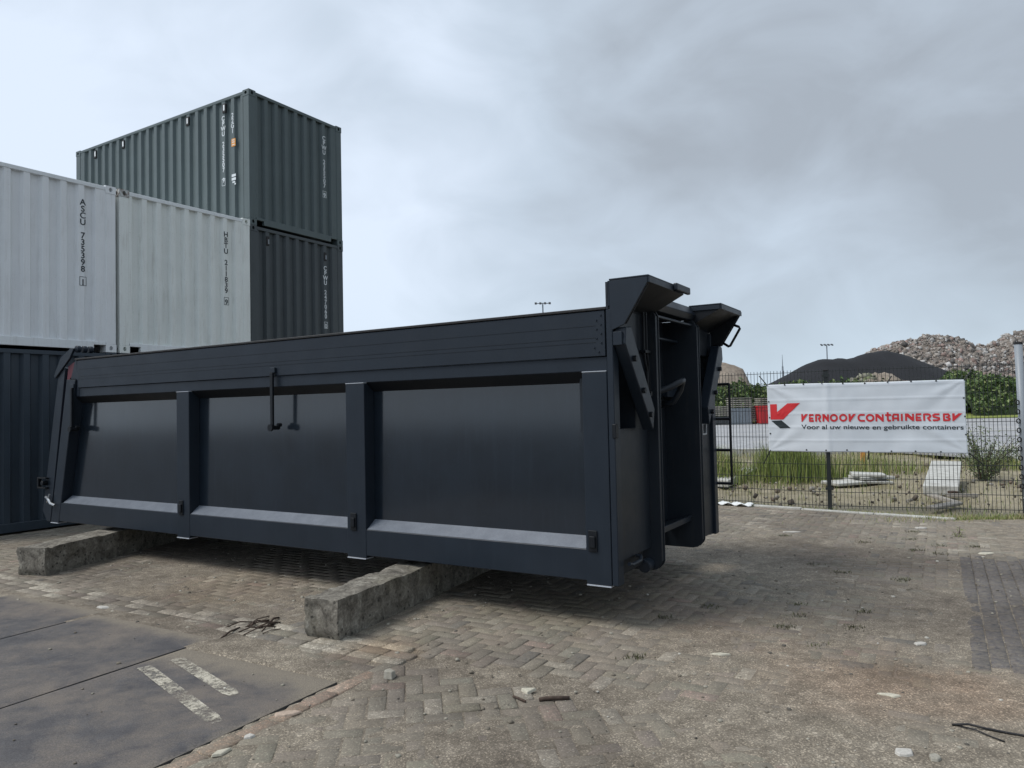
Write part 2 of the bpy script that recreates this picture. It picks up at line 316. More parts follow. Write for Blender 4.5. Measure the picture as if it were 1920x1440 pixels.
# ================================================================== GROUND
NV = (.866, -.5); VV = (.5, .866)
def nv(x, y): return x*NV[0]+y*NV[1], x*VV[0]+y*VV[1]
def xy(n, v): return n*NV[0]+v*VV[0], n*NV[1]+v*VV[1]
def kerb_y(x):                                  # far edge of the paving
    return np.where(x < 5.8, 11.89-(x-3.23)*.816, 9.79-(x-5.8)*.03)
PL_N = -3.13; PL_V = 3.40                       # right edge and far end of the road plates
gr = MB(); gr.add([(-900, -300, -.2), (900, -300, -.2), (900, 1500, -.2), (-900, 1500, -.2)], [(0, 1, 2, 3)]); tag(gr.build('ground', 'far_earth'), kind='structure')
# dust between and over the bricks
X, Y, Fc = grid_np(-15, 13, -1.5, 19, .05)
Z = -.0004+.0075*vnoise(X, Y, .85, 3, 6, .62)+.002*vnoise(X, Y, 14, 9, 2)
nn, vv = nv(X, Y)
Z += .004*np.exp(-((vv-3.55)/.16)**2)*(nn < -2.6)          # dirt swept against the plates' ends
Z -= .0050*np.exp(-(((X+.1)/1.0)**2+((Y-4.35)/.55)**2)) + .003*np.exp(-(((X-1.2)/.9)**2+((Y-4.2)/.5)**2)) + .006*np.exp(-((vv-3.9)/.16)**2)*(nn < -2.9)+.005*np.exp(-((nn-PL_N-.08)/.08)**2)*(vv < 3.2)
Z -= .0020*np.exp(-(((X-.2)/1.6)**2+((Y-5.3)/.6)**2)) - .003*np.exp(-(((X+2.3)/1.3)**2+((Y-6.6)/.8)**2))
Z -= .006*((nn > .12) & (vv > 5.2) & (vv < 8.6))
Z += .006*np.exp(-((vv-3.42)/.13)**2)*(nn < -2.9)
Z = np.where((nn < PL_N-.02) & (vv < 3.29), -.05, Z); Z = np.where((nn < -4.5) & (vv < 3.62), np.minimum(Z, .003), Z)
cx = X[Fc].mean(1); cy = Y[Fc].mean(1); keep = cy < kerb_y(cx)
cn, cv = nv(cx, cy); keep &= ~((cn < PL_N-.05) & (cv < PL_V-.35))
o = np_mesh('sand', np.stack([X, Y, Z], 1), Fc[keep], 'dust', smooth=True); tag(o, 'thin grey brown grit lying over the paving bricks', 'sand', kind='stuff')
# bricks, each its own little block in one paving mesh
BV = []; BF = []; BC = []
def add_bricks(C, A, LN, WD, col, zr=.0013, tilt=.004, gap=.0045, zo=0):
    """C centres (k,2), A angles (k,), lengths, widths"""
    k = len(C)
    if not k: return
    hl = (LN-gap)/2; hw = (WD-gap)/2; ca, sa = np.cos(A), np.sin(A); z0 = rng.normal(0, zr, k)+zo; ta = rng.normal(0, tilt, k); tb = rng.normal(0, tilt, k)
    ring = []
    for ins, dzz in ((0, -.05), (0, -.006), (.006, 0)):
        for sx_, sy_ in ((-1, -1), (1, -1), (1, 1), (-1, 1)):
            jit = rng.normal(0, .0012, (k, 2)) if dzz == 0 else np.zeros((k, 2))
            lx = sx_*(hl-ins)+jit[:, 0]; ly = sy_*(hw-ins)+jit[:, 1]
            ring.append(np.stack([C[:, 0]+lx*ca-ly*sa, C[:, 1]+lx*sa+ly*ca, z0+dzz+lx*ta+ly*tb], 1))
    V = np.stack(ring, 1)                       # k,12,3
    f = [(8, 9, 10, 11)]
    for r in (0, 4):
        for i in range(4): f.append((r+i, r+(i+1) % 4, r+4+(i+1) % 4, r+4+i))
    f = np.array(f); base = sum(len(b) for b in BV)//1 if False else add_bricks.n
    BV.append(V.reshape(-1, 3)); BF.append((f[None]+base+np.arange(k)[:, None, None]*12).reshape(-1, 4)); BC.append(np.repeat(col, len(f), 0)); add_bricks.n += k*12
add_bricks.n = 0
def brick_cols(k, dark=False):
    base = np.array([.230, .202, .160]); c = base*rng.uniform(.86, 1.12, (k, 1))*rng.uniform(.96, 1.04, (k, 3)); u = rng.random(k)
    c[u < .05] = np.array([.36, .325, .265])*rng.uniform(.85, 1.15, ((u < .05).sum(), 1))
    s_ = (u > .08) & (u < .11); c[s_] = np.array([.27, .20, .165])*rng.uniform(.85, 1.1, (s_.sum(), 1))
    s_ = (u > .13) & (u < .18); c[s_] = np.array([.135, .128, .115])*rng.uniform(.85, 1.15, (s_.sum(), 1))
    near_ = rng.random(k) < .05; c[near_] = np.array([.31, .28, .225])*rng.uniform(.9, 1.1, (near_.sum(), 1))
    if dark: c = np.array([.080, .076, .084])*rng.uniform(.8, 1.2, (k, 1))
    return c
def herring(org, ang, w, ok, R_=16, dark=False):
    n = int(R_/w); i, j = np.meshgrid(np.arange(-n, n), np.arange(-n, n)); i = i.ravel(); j = j.ravel(); m = (i-j) % 4
    ca, sa = math.cos(ang), math.sin(ang)
    for mm, (ox, oy), da in ((0, (1, .5), 0), (3, (.5, 1), PI/2)):
        s_ = m == mm; lx = (i[s_]+ox)*w; ly = (j[s_]+oy)*w; x = org[0]+lx*ca-ly*sa; y = org[1]+lx*sa+ly*ca
        kx = ok(x, y); x = x[kx]; y = y[kx]; C = np.stack([x, y], 1)+rng.normal(0, .0012, (len(x), 2))
        add_bricks(C, np.full(len(x), ang+da)+rng.normal(0, .008, len(x)), 2*w, w, brick_cols(len(x), dark), tilt=.006)
def fov(x, y): return (y > 1.2) & (np.abs(x) < .80*y+2.2) & (y < kerb_y(x)-.13)
isdark = lambda x, y: (nv(x, y)[0] > .02) & (nv(x, y)[1] > 5.15) & (nv(x, y)[1] < 8.7)
A60 = math.radians(60)
herring((0, 6), A60, .100, lambda x, y: fov(x, y) & (nv(x, y)[1] > 3.93+.06) & ~isdark(x, y))
herring((0, 4), math.radians(8), .100, lambda x, y: fov(x, y) & (nv(x, y)[1] < 3.67) & (nv(x, y)[0] > PL_N+.16))
gi, gj = np.meshgrid(np.arange(0, 34), np.arange(0, 18)); vn_ = .10+.05+gi.ravel()*.10; vv2 = 5.15+.1+gj.ravel()*.2+(gi.ravel() % 2)*.1
x, y = xy(vn_, vv2); s_ = fov(x, y); add_bricks(np.stack([x[s_], y[s_]], 1), np.full(s_.sum(), A60), .2, .10, brick_cols(s_.sum(), True), zr=.0012)
herring((-4, 6), A60, .105, lambda x, y: fov(x, y) & (nv(x, y)[1] < 3.67) & (nv(x, y)[1] > PL_V+.07) & (nv(x, y)[0] < PL_N+.10))
for vr, ln, wd, lite in ((3.735, .21, .105, .35), (3.85, .21, .105, .5), (3.955, .21, .10, .85)):       # the border courses
    k = np.arange(-9.2, -3.0, .214); x, y = xy(k+rng.normal(0, .002, len(k))+(.1 if wd == .105 else 0), np.full(len(k), vr)+.0); s_ = fov(x, y)
    col = brick_cols(s_.sum()); lt = rng.random(s_.sum()) < lite*np.where(k[s_] < -1, .8, .25); col[lt] = np.array([.48, .44, .36])*rng.uniform(.85, 1.12, (lt.sum(), 1))
    add_bricks(np.stack([x[s_], y[s_]], 1), np.full(s_.sum(), math.radians(-30)), ln, wd, col, zr=.001, zo=.0055)
k = np.arange(-2.5, 3.6, .214); x, y = xy(np.full(len(k), PL_N+.075), k); s_ = y > .8         # soldier course beside the plates
add_bricks(np.stack([x[s_], y[s_]], 1), np.full(s_.sum(), A60), .21, .105, brick_cols(s_.sum())*np.array([1.25, 1.0, .92]), zr=.002)
o = np_mesh('paving', np.concatenate(BV), np.concatenate(BF), 'paving_brick', col=np.concatenate(BC)); tag(o, kind='structure')
# kerb at the far edge of the paving
kb = MB()
for i in range(16):
    a0 = Vector((5.78, 9.80, 0))+Vector((-.7747, .6322, 0))*i*1.0; d = Vector((-.7747, .6322, 0)); n_ = Vector((.6322, .7747, 0))
    q = [a0, a0+d*.992, a0+d*.992+n_*.1, a0+n_*.1]; z1 = .022+random.uniform(-.008, .01)
    kb.hexa([(p.x, p.y, -.2) for p in q]+[(p.x, p.y, z1) for p in q])
tag(kb.build('kerb', 'pale_concrete', bevel=.012, seg=2), kind='structure')
# waste ground behind the fence, concrete yard beyond
X, Y, Fc = grid_np(-14, 60, 8.6, 30, .16)
Z = -.045+.05*vnoise(X, Y, .5, 21, 4)+.035*vnoise(X, Y, 3.1, 22, 3); cx = X[Fc].mean(1); cy = Y[Fc].mean(1)
dd = Y-kerb_y(X); Z = np.where(dd < .3, np.minimum(Z, -.012), Z)
keep = cy > kerb_y(cx)+.02
tag(np_mesh('waste_ground', np.stack([X, Y, Z], 1), Fc[keep], 'waste_soil', smooth=True), kind='structure')
yd = MB(); yd.prism([(-40, 23.6, .03), (11, 23.6, .03), (12.5, 18.2, .03), (60, 15.5, .03), (110, 56.5, .03), (-40, 56.5, .03)], (0, 0, .06)); tag(yd.build('concrete_yard', 'yard_asphalt'), kind='structure')
ke = MB()
for i in range(24): ke.box(-9+i*.9, -9+i*.9+.885, 23.3, 23.52, -.1, .17)
for i in range(28): ke.box(13+i*1.0, 13+i*1.0+.985, 34, 34.2, .09, .13)
tag(ke.build('yard_kerb', 'pale_concrete', bevel=.01), kind='structure')
vg = MB(); vg.prism([(-40, 56.5, .11), (110, 56.5, .11), (120, 62, .5), (-40, 62, .5)], (0, 0, .05)); tag(vg.build('verge', 'verge_green'), kind='structure')
# ---- road plates
edges_n = [PL_N, -4.535, -5.96, -7.39, -8.82]; ends_v = [3.30, 3.55, 3.62, 3.56]
plab = ['dark road plate with two worn yellowish stripes, beside the brick paving', 'dark road plate next to the striped one, its surface brown with dirt',
        'dark grey road plate at the left edge of the photo, third from the stripes', 'farthest left dark road plate, only its far corner in the frame']
for i in range(4):
    n1_, n0_ = edges_n[i]-.008, edges_n[i+1]+.008; v1_ = ends_v[i]; v0_ = -2.6
    r = empty('road_plate', (*xy((n0_+n1_)/2, (v0_+v1_)/2), -.1), 0, plab[i], 'road plate', 'dark road plates laid side by side')
    cxy = xy((n0_+n1_)/2, (v0_+v1_)/2)
    us = np.linspace(n0_, n1_, 36); ws = np.linspace(v0_, v1_, 150); U, W_ = np.meshgrid(us, ws); idx = np.arange(U.size).reshape(U.shape)
    Fq = np.stack([idx[:-1, :-1], idx[:-1, 1:], idx[1:, 1:], idx[1:, :-1]], -1).reshape(-1, 4)
    x, y = U*NV[0]+W_*VV[0], U*NV[1]+W_*VV[1]
    rnd = np.minimum(np.minimum(U-n0_, n1_-U), v1_-W_); z = .006+.0016*vnoise(x, y, 1.2, 31+i, 3)-.006*np.clip(1-rnd/.02, 0, 1)-(.004 if i == 0 else 0)*0
    ed = np.clip(1-(v1_-W_)/(.42 if i == 0 else .22), 0, 1)*1.0+np.clip(1-(n1_-U)/.10, 0, 1)*(.5 if i == 0 else .12)+np.clip(1-(U-n0_)/.08, 0, 1)*.25
    ed = np.maximum(ed, np.clip((1.6-W_)/2.4, 0, 1)*.3)
    V3 = np.stack([x.ravel()-cxy[0], y.ravel()-cxy[1], z.ravel()+.1], 1)
    o = np_mesh('top_surface', V3, Fq, 'plate_top', r, smooth=True)
    at = o.data.attributes.new('edge', 'FLOAT', 'POINT'); at.data.foreach_set('value', ed.ravel().astype(np.float32))
    b = MB(); q = [xy(n0_, v0_), xy(n1_, v0_), xy(n1_, v1_), xy(n0_, v1_)]
    b.hexa([(p[0]-cxy[0], p[1]-cxy[1], 0) for p in q]+[(p[0]-cxy[0], p[1]-cxy[1], .098) for p in q]); b.build('slab_body', 'lamp_metal', r)
    if i == 0:
        for s0, s1 in (((-2.36, 4.74), (-1.545, 3.86)), ((-2.22, 4.88), (-1.60, 4.235))):
            b = MB(); d = (Vector(s1)-Vector(s0)); ln = d.length; d.normalize(); p_ = Vector((-d.y, d.x)); w = .042; vs = []; K = 14
            for j in range(K+1):
                c0 = Vector(s0)+d*ln*j/K; ww = w*(1 if j < K else .6)
                vs += [(c0.x-p_.x*ww-cxy[0], c0.y-p_.y*ww-cxy[1], .1112), (c0.x+p_.x*ww-cxy[0], c0.y+p_.y*ww-cxy[1], .1112)]
            b.add(vs, [(2*j, 2*j+2, 2*j+3, 2*j+1) for j in range(K)]); o = b.build('painted_stripe', 'worn_stripe', r)
# ================================================================== SHIPPING CONTAINERS
CW, CD, CH = 2.438, 6.058, 2.591
def corr_panel(mb, length, z0, z1, pitch, flat, slope, depth, fn, start):
    """corrugated sheet: fn(u, d, z) maps run u, inward depth d"""
    pts = [(0, 0), (start, 0)]; u = start
    while u+2*slope+(pitch-flat-2*slope)+flat < length-.01:
        inn = pitch-flat-2*slope; pts += [(u+slope, depth), (u+slope+inn, depth), (u+2*slope+inn, 0), (u+pitch, 0)]; u += pitch
    pts.append((length, 0)); vs = []; 
    for (a, d) in pts: vs += [fn(a, d, z0), fn(a, d, z1)]
    mb.add(vs, [(2*i, 2*i+2, 2*i+3, 2*i+1) for i in range(len(pts)-1)])
def holed(mb, P, ux, uy, w, h, rx, ry, dp, n=16):
    """rectangular face with an oval hole; P corner, ux/uy unit vectors; the hole goes along -(ux x uy)"""
    ux = Vector(ux); uy = Vector(uy); P = Vector(P); nn_ = ux.cross(uy); c = P+ux*w/2+uy*h/2; out_ = []; inn = []; bk = []
    for i in range(n):
        a = 2*PI*(i+.5)/n; ca, sa = math.cos(a), math.sin(a); k = min((w/2)/abs(ca) if abs(ca) > 1e-6 else 9, (h/2)/abs(sa) if abs(sa) > 1e-6 else 9)
        out_.append(c+ux*ca*k+uy*sa*k); p = c+ux*ca*rx+uy*sa*ry; inn.append(p); bk.append(p-nn_*dp)
    vs = [tuple(v_) for v_ in out_+inn+bk]+[tuple(P), tuple(P+ux*w), tuple(P+ux*w+uy*h), tuple(P+uy*h)]
    fs = [(i, (i+1) % n, n+(i+1) % n, n+i) for i in range(n)]+[(n+i, n+(i+1) % n, 2*n+(i+1) % n, 2*n+i) for i in range(n)]+[tuple(range(2*n, 3*n))]
    for q, (cx_, cy_) in enumerate(((-1, -1), (1, -1), (1, 1), (-1, 1))):     # corner triangles
        best = [i for i in range(n)]; 
        a0 = math.atan2(cy_*h, cx_*w); i0 = int(math.floor((a0 % (2*PI))/(2*PI)*n-.5)) % n; fs.append((i0, 3*n+q, (i0+1) % n))
    mb.add(vs, fs)
def casting(x, y, z, sx_, sy_, sz_, mat, parent):
    """corner casting with holes in its end and side faces; (x,y,z) outer corner; s = inward direction signs"""
    a, b, h = .162, .178, .118; m_ = MB()
    x0, x1 = sorted((x, x+sx_*a)); y0, y1 = sorted((y, y+sy_*b)); z0, z1 = sorted((z, z+sz_*h))
    if sy_ > 0: holed(m_, (x0, y0, z0), (1, 0, 0), (0, 0, 1), a, h, .028, .036, .06)
    else: holed(m_, (x1, y1, z0), (-1, 0, 0), (0, 0, 1), a, h, .028, .036, .06)
    if sx_ > 0: holed(m_, (x0, y1, z0), (0, -1, 0), (0, 0, 1), b, h, .036, .03, .06)
    else: holed(m_, (x1, y0, z0), (0, 1, 0), (0, 0, 1), b, h, .036, .03, .06)
    xi = x1 if sx_ > 0 else x0; yi = y1 if sy_ > 0 else y0
    m_.add([(xi, y0, z0), (xi, y1, z0), (xi, y1, z1), (xi, y0, z1)], [(0, 1, 2, 3)]); m_.add([(x0, yi, z0), (x1, yi, z0), (x1, yi, z1), (x0, yi, z1)], [(0, 1, 2, 3)])
    m_.add([(x0, y0, z0), (x1, y0, z0), (x1, y1, z0), (x0, y1, z0)], [(0, 1, 2, 3)]); m_.add([(x0, y0, z1), (x1, y0, z1), (x1, y1, z1), (x0, y1, z1)], [(0, 1, 2, 3)])
    return m_.build('corner_casting', mat, parent, recalc=False)
def container(loc, yaw, pt, dark, label, texts=(), endvents=(), sidevents=(), group='stacked shipping containers', rail=None):
    r = empty('shipping_container', loc, yaw, label, 'container', group); rail = rail or pt
    b = MB(); corr_panel(b, CW-.30, .155, CH-.075, .25, .080, .036, .058, lambda u, d, z: (.15+u, .012+d, z), .06); b.build('end_wall', dark, r, recalc=False)
    b = MB(); corr_panel(b, CD-.36, .155, CH-.07, .278, .092, .032, .050, lambda u, d, z: (.010+d, .18+u, z), .07); b.build('side_wall', pt, r, recalc=False)
    b = MB(); corr_panel(b, CD-.36, .155, CH-.07, .278, .092, .032, .050, lambda u, d, z: (CW-.010-d, .18+u, z), .07); b.build('side_wall', pt, r, recalc=False)
    b = MB(); b.box(.06, CW-.06, .08, CD-.06, CH-.05, CH-.028); b.build('roof', pt, r)
    for k in range(2):
        x0 = .09+k*1.13; b = MB(); b.box(x0, x0+1.12, CD-.05, CD-.012, .14, CH-.1); d_ = b.build('door', pt, r)
        b = MB(); b.tube((x0+.3, CD-.003, .1), (x0+.3, CD-.003, CH-.08), .017); b.tube((x0+.82, CD-.003, .1), (x0+.82, CD-.003, CH-.08), .017); b.build('lock_rod', 'galvanised', d_)
    b = MB()
    # bottom end rail with a cut-out beside each casting; the others plain
    b.box(.34, CW-.34, .004, .07, .030, .155); b.box(.162, .34, .004, .07, .105, .155); b.box(CW-.34, CW-.162, .004, .07, .105, .155)
    b.box(.162, CW-.162, CD-.07, CD-.004, .03, .135)
    b.box(.004, .06, .178, CD-.178, .03, .155); b.box(CW-.06, CW-.004, .178, CD-.178, .03, .155); b.build('bottom_rail', rail, r, bevel=.004)
    b = MB(); b.box(.162, CW-.162, .004, .064, CH-.078, CH-.018); b.box(.162, CW-.162, CD-.064, CD-.004, CH-.1, CH-.018)
    b.box(.004, .064, .178, CD-.178, CH-.072, CH-.015); b.box(CW-.064, CW-.004, .178, CD-.178, CH-.072, CH-.015); b.build('top_rail', rail, r, bevel=.004)
    b = MB(); b.box(.05, CW-.05, .07, CD-.05, .12, .15); b.build('floor', 'black_rubber', r)
    for x, sx_ in ((0, 1), (CW, -1)):
        for y, sy_ in ((0, 1), (CD, -1)):
            b = MB(); x0, x1 = sorted((x+.004*sx_, x+.155*sx_)); y0, y1 = sorted((y+.004*sy_, y+.17*sy_)); b.box(x0, x1, y0, y1, .118, CH-.118); b.build('corner_post', pt, r, bevel=.006)
            for z, sz_ in ((0, 1), (CH, -1)): casting(x, y, z, sx_, sy_, sz_, 'worn_casting' if rail == 'rail_white' and sz_ < 0 and x == 0 else pt, r)
    for vx, vz in endvents:
        b = MB(); b.box(vx-.035, vx+.035, -.004, .03, vz-.09, vz+.09); v_ = b.build('vent', 'black_rubber', r, bevel=.008); b = MB(); b.box(vx+.0, vx+.026, -.007, 0, vz-.06, vz+.03); b.build('vent_plate', 'pole_grey', v_)
    for vy, vz in sidevents:
        b = MB(); b.box(-.012, .03, vy-.05, vy+.05, vz-.10, vz+.08); v_ = b.build('vent', 'black_rubber', r, bevel=.008); b = MB(); b.box(-.016, -.008, vy-.028, vy+.012, vz-.06, vz+.05); b.build('vent_plate', 'rail_white', v_)
    for (face, s_, u, z, size, mat, box) in texts:
        if face == 'end': mtx = Matrix(((1, 0, 0, u), (0, 0, -1, .0095), (0, 1, 0, z), (0, 0, 0, 1)))
        else: mtx = Matrix(((0, 0, -1, .0078), (-1, 0, 0, u), (0, 1, 0, z), (0, 0, 0, 1)))
        text(s_, size, mat, 'lettering', r, mtx, stack=True, bold=size*.020, line=.805)
        if box is not None:
            bz0, bz1, hw = box; b = MB(); tk = .007
            for (a0, a1, c0, c1) in ((-hw, hw, bz0, bz0+tk), (-hw, hw, bz1-tk, bz1), (-hw, -hw+tk, bz0+tk, bz1-tk), (hw-tk, hw, bz0+tk, bz1-tk)):
                if face == 'end': b.box(u+a0, u+a1, .0085, .0105, c0, c1)
                else: b.box(.0065, .009, u+a0, u+a1, c0, c1)
            b.build('check_digit_box', mat, r)
    return r
WY, GY = .990, 1.017
wu = Vector((math.cos(WY), math.sin(WY), 0)); ww_ = Vector((-math.sin(WY), math.cos(WY), 0)); WO = Vector((-6.14, 11.52, 0)); GO = Vector((-4.8803, 13.8966, 0))
TS = .126
def idt(s_, u, ztop, mat): return ('end', list(s_), u, ztop-.09, TS, mat, (ztop-1.305-.013, ztop-1.305+.125, .05))
A = WO-wu*CW; Bq = WO+wu*.052
container(A, WY, 'blue_paint', 'blue_paint', 'dark blue container on the ground under the leftmost white container')
container(Bq, WY, 'blue_paint', 'blue_paint', 'dark blue container on the ground under the cream container, hidden behind the hook lift bin')
container(A+Vector((0, 0, CH+.004)), WY, 'white_paint', 'white_paint', 'cool white container marked ASCU 735398 on a dark blue one', [idt('ASCU 735398 1', 1.94, 2.30, 'letter_black')], rail='rail_white')
container(Bq+Vector((0, 0, CH+.004)), WY, 'cream_paint', 'cream_paint', 'cream white container marked HBTU 211839 between the other white one and the grey stack', [idt('HBTU 211839 9', 1.93, 2.27, 'letter_black')], rail='rail_white')
container(GO, GY, 'slate_paint', 'slate_paint', 'grey green container at the foot of the tallest stack, hidden behind the hook lift bin')
container(GO+Vector((0, 0, CH+.004)), GY, 'slate_paint', 'slate_paint', 'dark grey green container marked CPWU 247060, middle of the tallest stack', [idt('CPWU 247060 0', 1.92, 2.08, 'letter_white')], endvents=[(.42, 2.34), (1.92, 2.28)])
g3 = container(GO+Vector((0, 0, 2*CH+.008)), GY, 'green_paint', 'green_paint', 'grey green container marked CPWU 235507, topmost of the stack against the sky',
    [idt('CPWU 235507 9', 1.93, 2.26, 'letter_white'), ('side', list('CPWU 235507 9'), .763, 2.14, TS, 'letter_white', (.855, .995, .05)), ('side', list('22G1'), .4855, 2.14, TS, 'letter_white', None)],
    sidevents=[(.72, 2.38), (1.87, 2.38), (4.14, 2.38), (5.24, 2.38)])
b = MB(); b.box(.003, .0085, .40, .515, 1.57, 1.72); pl_ = b.build('height_plate', 'orange_plate', g3); 
for z_ in (1.60, 1.65, 1.69):
    b = MB(); b.box(.0005, .003, .42, .495, z_-.008, z_+.008); b.build('plate_mark', 'letter_white', pl_)
for (y0_, y1_, z0_, z1_) in ((.40, .52, .98, 1.03), (.40, .52, .91, .96), (.42, .50, .86, .89), (.40, .44, .82, .85)):
    b = MB(); b.box(.005, .0085, y0_, y1_, z0_, z1_); b.build('weight_marking', 'letter_white', g3)
for x_, mt in ((.0, 0),):
    pass
# ================================================================== HOOK LIFT BIN (s along its length, t across, z up)
HB = empty('hooklift_container', (.7072, 5.2836, .285), 2.5944, 'big dark grey open-top hook lift bin resting on two concrete beams', 'bin')
HW, HZ = 2.5, .285
def near(s, t, z): return (s, -t, z-HZ)
def far(s, t, z): return (s, -(HW-t), z-HZ)
def hbuild(fn, name, mat, side=near, parent=HB, bevel=.004, seg=1, smooth=False):
    b = MB(side); fn(b); return b.build(name, mat, parent, bevel=bevel, seg=seg, smooth=smooth)
SE = 7.0
for T in (near, far):
    hbuild(lambda b: b.hexa([(.03, .112, .62), (7.28, .112, .62), (7.28, .124, .62), (.03, .124, .62), (.03, .128, 1.86), (6.98, .128, 1.86), (6.98, .140, 1.86), (.03, .140, 1.86)]), 'side_panel', 'hook_panel', T, bevel=0)
    hbuild(lambda b: b.box(.04, 7.34, .004, .11, .335, .56), 'lower_rail', 'hook_paint', T)
    # the sloping ledge above the lower rail, a length per bay
    for s0, s1 in ((.235, 2.345), (2.575, 4.795), (5.015, 7.26)):
        hbuild(lambda b: b.prism([(s0, .032, 1.8435), (s0, .122, 1.8435), (s0, .122, 1.765)], (s1-s0, 0, 0)), 'upper_slope', 'hook_dark', T, bevel=.002)  # downward face in darker paint, its shade put into the colour
        hbuild(lambda b: b.prism([(s0, .006, .5615), (s0, .113, .5615), (s0, .113, .64)], (s1-s0, 0, 0)), 'ledge', 'ledge', T, bevel=.003)
    hbuild(lambda b: b.box(.04, 7.04, .028, .15, 1.845, 1.948), 'upper_rail', 'hook_paint', T)
    def boards(b):
        b.box(.045, 6.93, .012, .06, 1.951, 2.280)
    sb = hbuild(boards, 'side_board', 'board_paint', T, bevel=.003)
    for z_ in (2.052, 2.085, 2.172): hbuild(lambda b: b.box(.12, 6.92, .0095, .013, z_, z_+.003), 'board_seam', 'hook_front', T, sb, 0)
    hbuild(lambda b: b.box(.03, 7.0, .004, .09, 2.284, 2.305), 'top_strip', 'black_rubber', T)
    hbuild(lambda b: b.box(6.935, 6.975, .02, .07, 1.85, 2.28), 'board_end', 'hook_paint', T)
    for k in range(9):
        s_ = .075+.035*(k % 2)+(.02 if k > 6 else 0); z_ = 2.245-.033*k
        hbuild(lambda b: b.tube((s_, .012, z_), (s_, .005, z_), .008, 8, .005), 'rivet', 'hook_paint', T, sb, 0)
    for s0, s1 in ((.035, .232), (2.35, 2.57), (4.80, 5.01)):
        p = hbuild(lambda b: b.box(s0, s1, 0, .125, .312, 1.838), 'side_post', 'hook_paint', T, bevel=.006, seg=2)
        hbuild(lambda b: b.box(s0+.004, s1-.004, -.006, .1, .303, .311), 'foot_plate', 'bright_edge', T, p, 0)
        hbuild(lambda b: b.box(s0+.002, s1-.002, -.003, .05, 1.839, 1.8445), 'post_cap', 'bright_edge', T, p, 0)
        sc = (s0+s1)/2+(.03 if s0 > 1 else .04)
        def lug(b): b.box(sc-.035, sc+.035, -.012, -.001, .545, .70); b.box(sc-.025, sc+.02, -.028, -.013, .575, .66)
        hbuild(lug, 'rope_hook', 'hook_dark', T, p, .006, 2)
    hbuild(lambda b: b.box(-.018, .031, 0, .1, .315, 2.283), 'corner_column', 'hook_paint', T, bevel=.005)
    # swinging latch rods
    for s_, zt in ((3.505, 2.01), (7.02, 2.07)):
        if s_ > 5: zt = 1.98
        lt = hbuild(lambda b: b.box(s_-.03, s_+.04, -.012, .011, zt-.03, zt+.02), 'latch_bracket', 'hook_paint', T)
        hbuild(lambda b: b.hexa([(s_-.016, -.03, 1.45), (s_+.016, -.03, 1.45), (s_+.016, -.006, 1.45), (s_-.016, -.006, 1.45), (s_-.02, -.03, zt-.03), (s_+.02, -.03, zt-.03), (s_+.02, -.006, zt-.03), (s_-.02, -.006, zt-.03)]), 'latch_rod', 'hook_dark', T, lt, .003)
        def kn(b): b.tube((s_, -.04, 1.455), (s_, .06, 1.455), .022, 12); b.tube((s_, -.05, 1.455), (s_, -.031, 1.455), .034, 12); b.tube((s_-.03, .02, 1.48), (s_-.03, .06, 1.48), .018, 10)
        hbuild(kn, 'latch_knob', 'hook_dark', T, lt, 0)
    # slanted rear post and its reflector strip
    rp = hbuild(lambda b: b.prism([(6.97, 0, 2.05), (7.165, 0, 2.06), (7.53, 0, .32), (7.35, 0, .315)], (0, .12, 0)), 'rear_post', 'hook_paint', T, bevel=.006)
    hbuild(lambda b: b.box(7.36, 7.525, -.005, .1, .306, .314), 'foot_plate', 'bright_edge', T, rp, 0)
    hbuild(lambda b: b.prism([(7.0, .03, 2.30), (7.03, .03, 2.30), (7.13, .03, 2.063), (6.98, .03, 2.053)], (0, .08, 0)), 'rear_column', 'hook_paint', T)
    hbuild(lambda b: b.prism([(7.05, .035, 2.27), (7.19, .035, 2.22), (7.34, .035, 1.4), (7.28, .035, 1.5), (7.17, .035, 2.06), (7.11, .035, 2.10)], (0, .02, 0)), 'reflector_strip', 'dark_red', T, bevel=0)
    br = hbuild(lambda b: b.prism([(7.0, -.002, 2.43), (7.08, -.002, 2.435), (7.30, -.002, 2.33), (7.45, -.002, 2.12), (7.43, -.002, 2.08), (7.10, -.002, 2.31)], (0, .028, 0)), 'tailgate_bracket', 'hook_paint', T)
    for k in range(3): hbuild(lambda b: b.tube((7.03, .04+.075*k, 2.425), (7.03, .09+.075*k, 2.425), .042, 14), 'hinge_knuckle', 'hook_paint', T, br, .005, smooth=False)
    def cl(b): b.box(7.60, 7.80, -.03, .015, .72, .74); b.box(7.60, 7.80, -.03, .015, .84, .86); b.box(7.77, 7.80, -.03, .015, .741, .839); b.tube((7.66, -.045, .79), (7.66, .03, .79), .03, 10)
    hbuild(cl, 'gate_hook', 'hook_dark', T)
    def ch(b): b.path([(7.60, -.02, .62), (7.52, -.035, .60), (7.46, -.04, .55), (7.38, -.03, .53)], .016, 8); b.path([(7.55, -.03, .56), (7.52, -.035, .60), (7.50, -.03, .66)], .012, 6)
    hbuild(ch, 'clamp_handle', 'galvanised', T, bevel=0)
# tailgate across the rear
tg = hbuild(lambda b: b.prism([(7.23, .02, 2.20), (7.37, .02, 2.22), (7.76, .02, .44), (7.66, .02, .315), (7.58, .02, .315)], (0, HW-.04, 0)), 'tailgate', 'hook_paint')
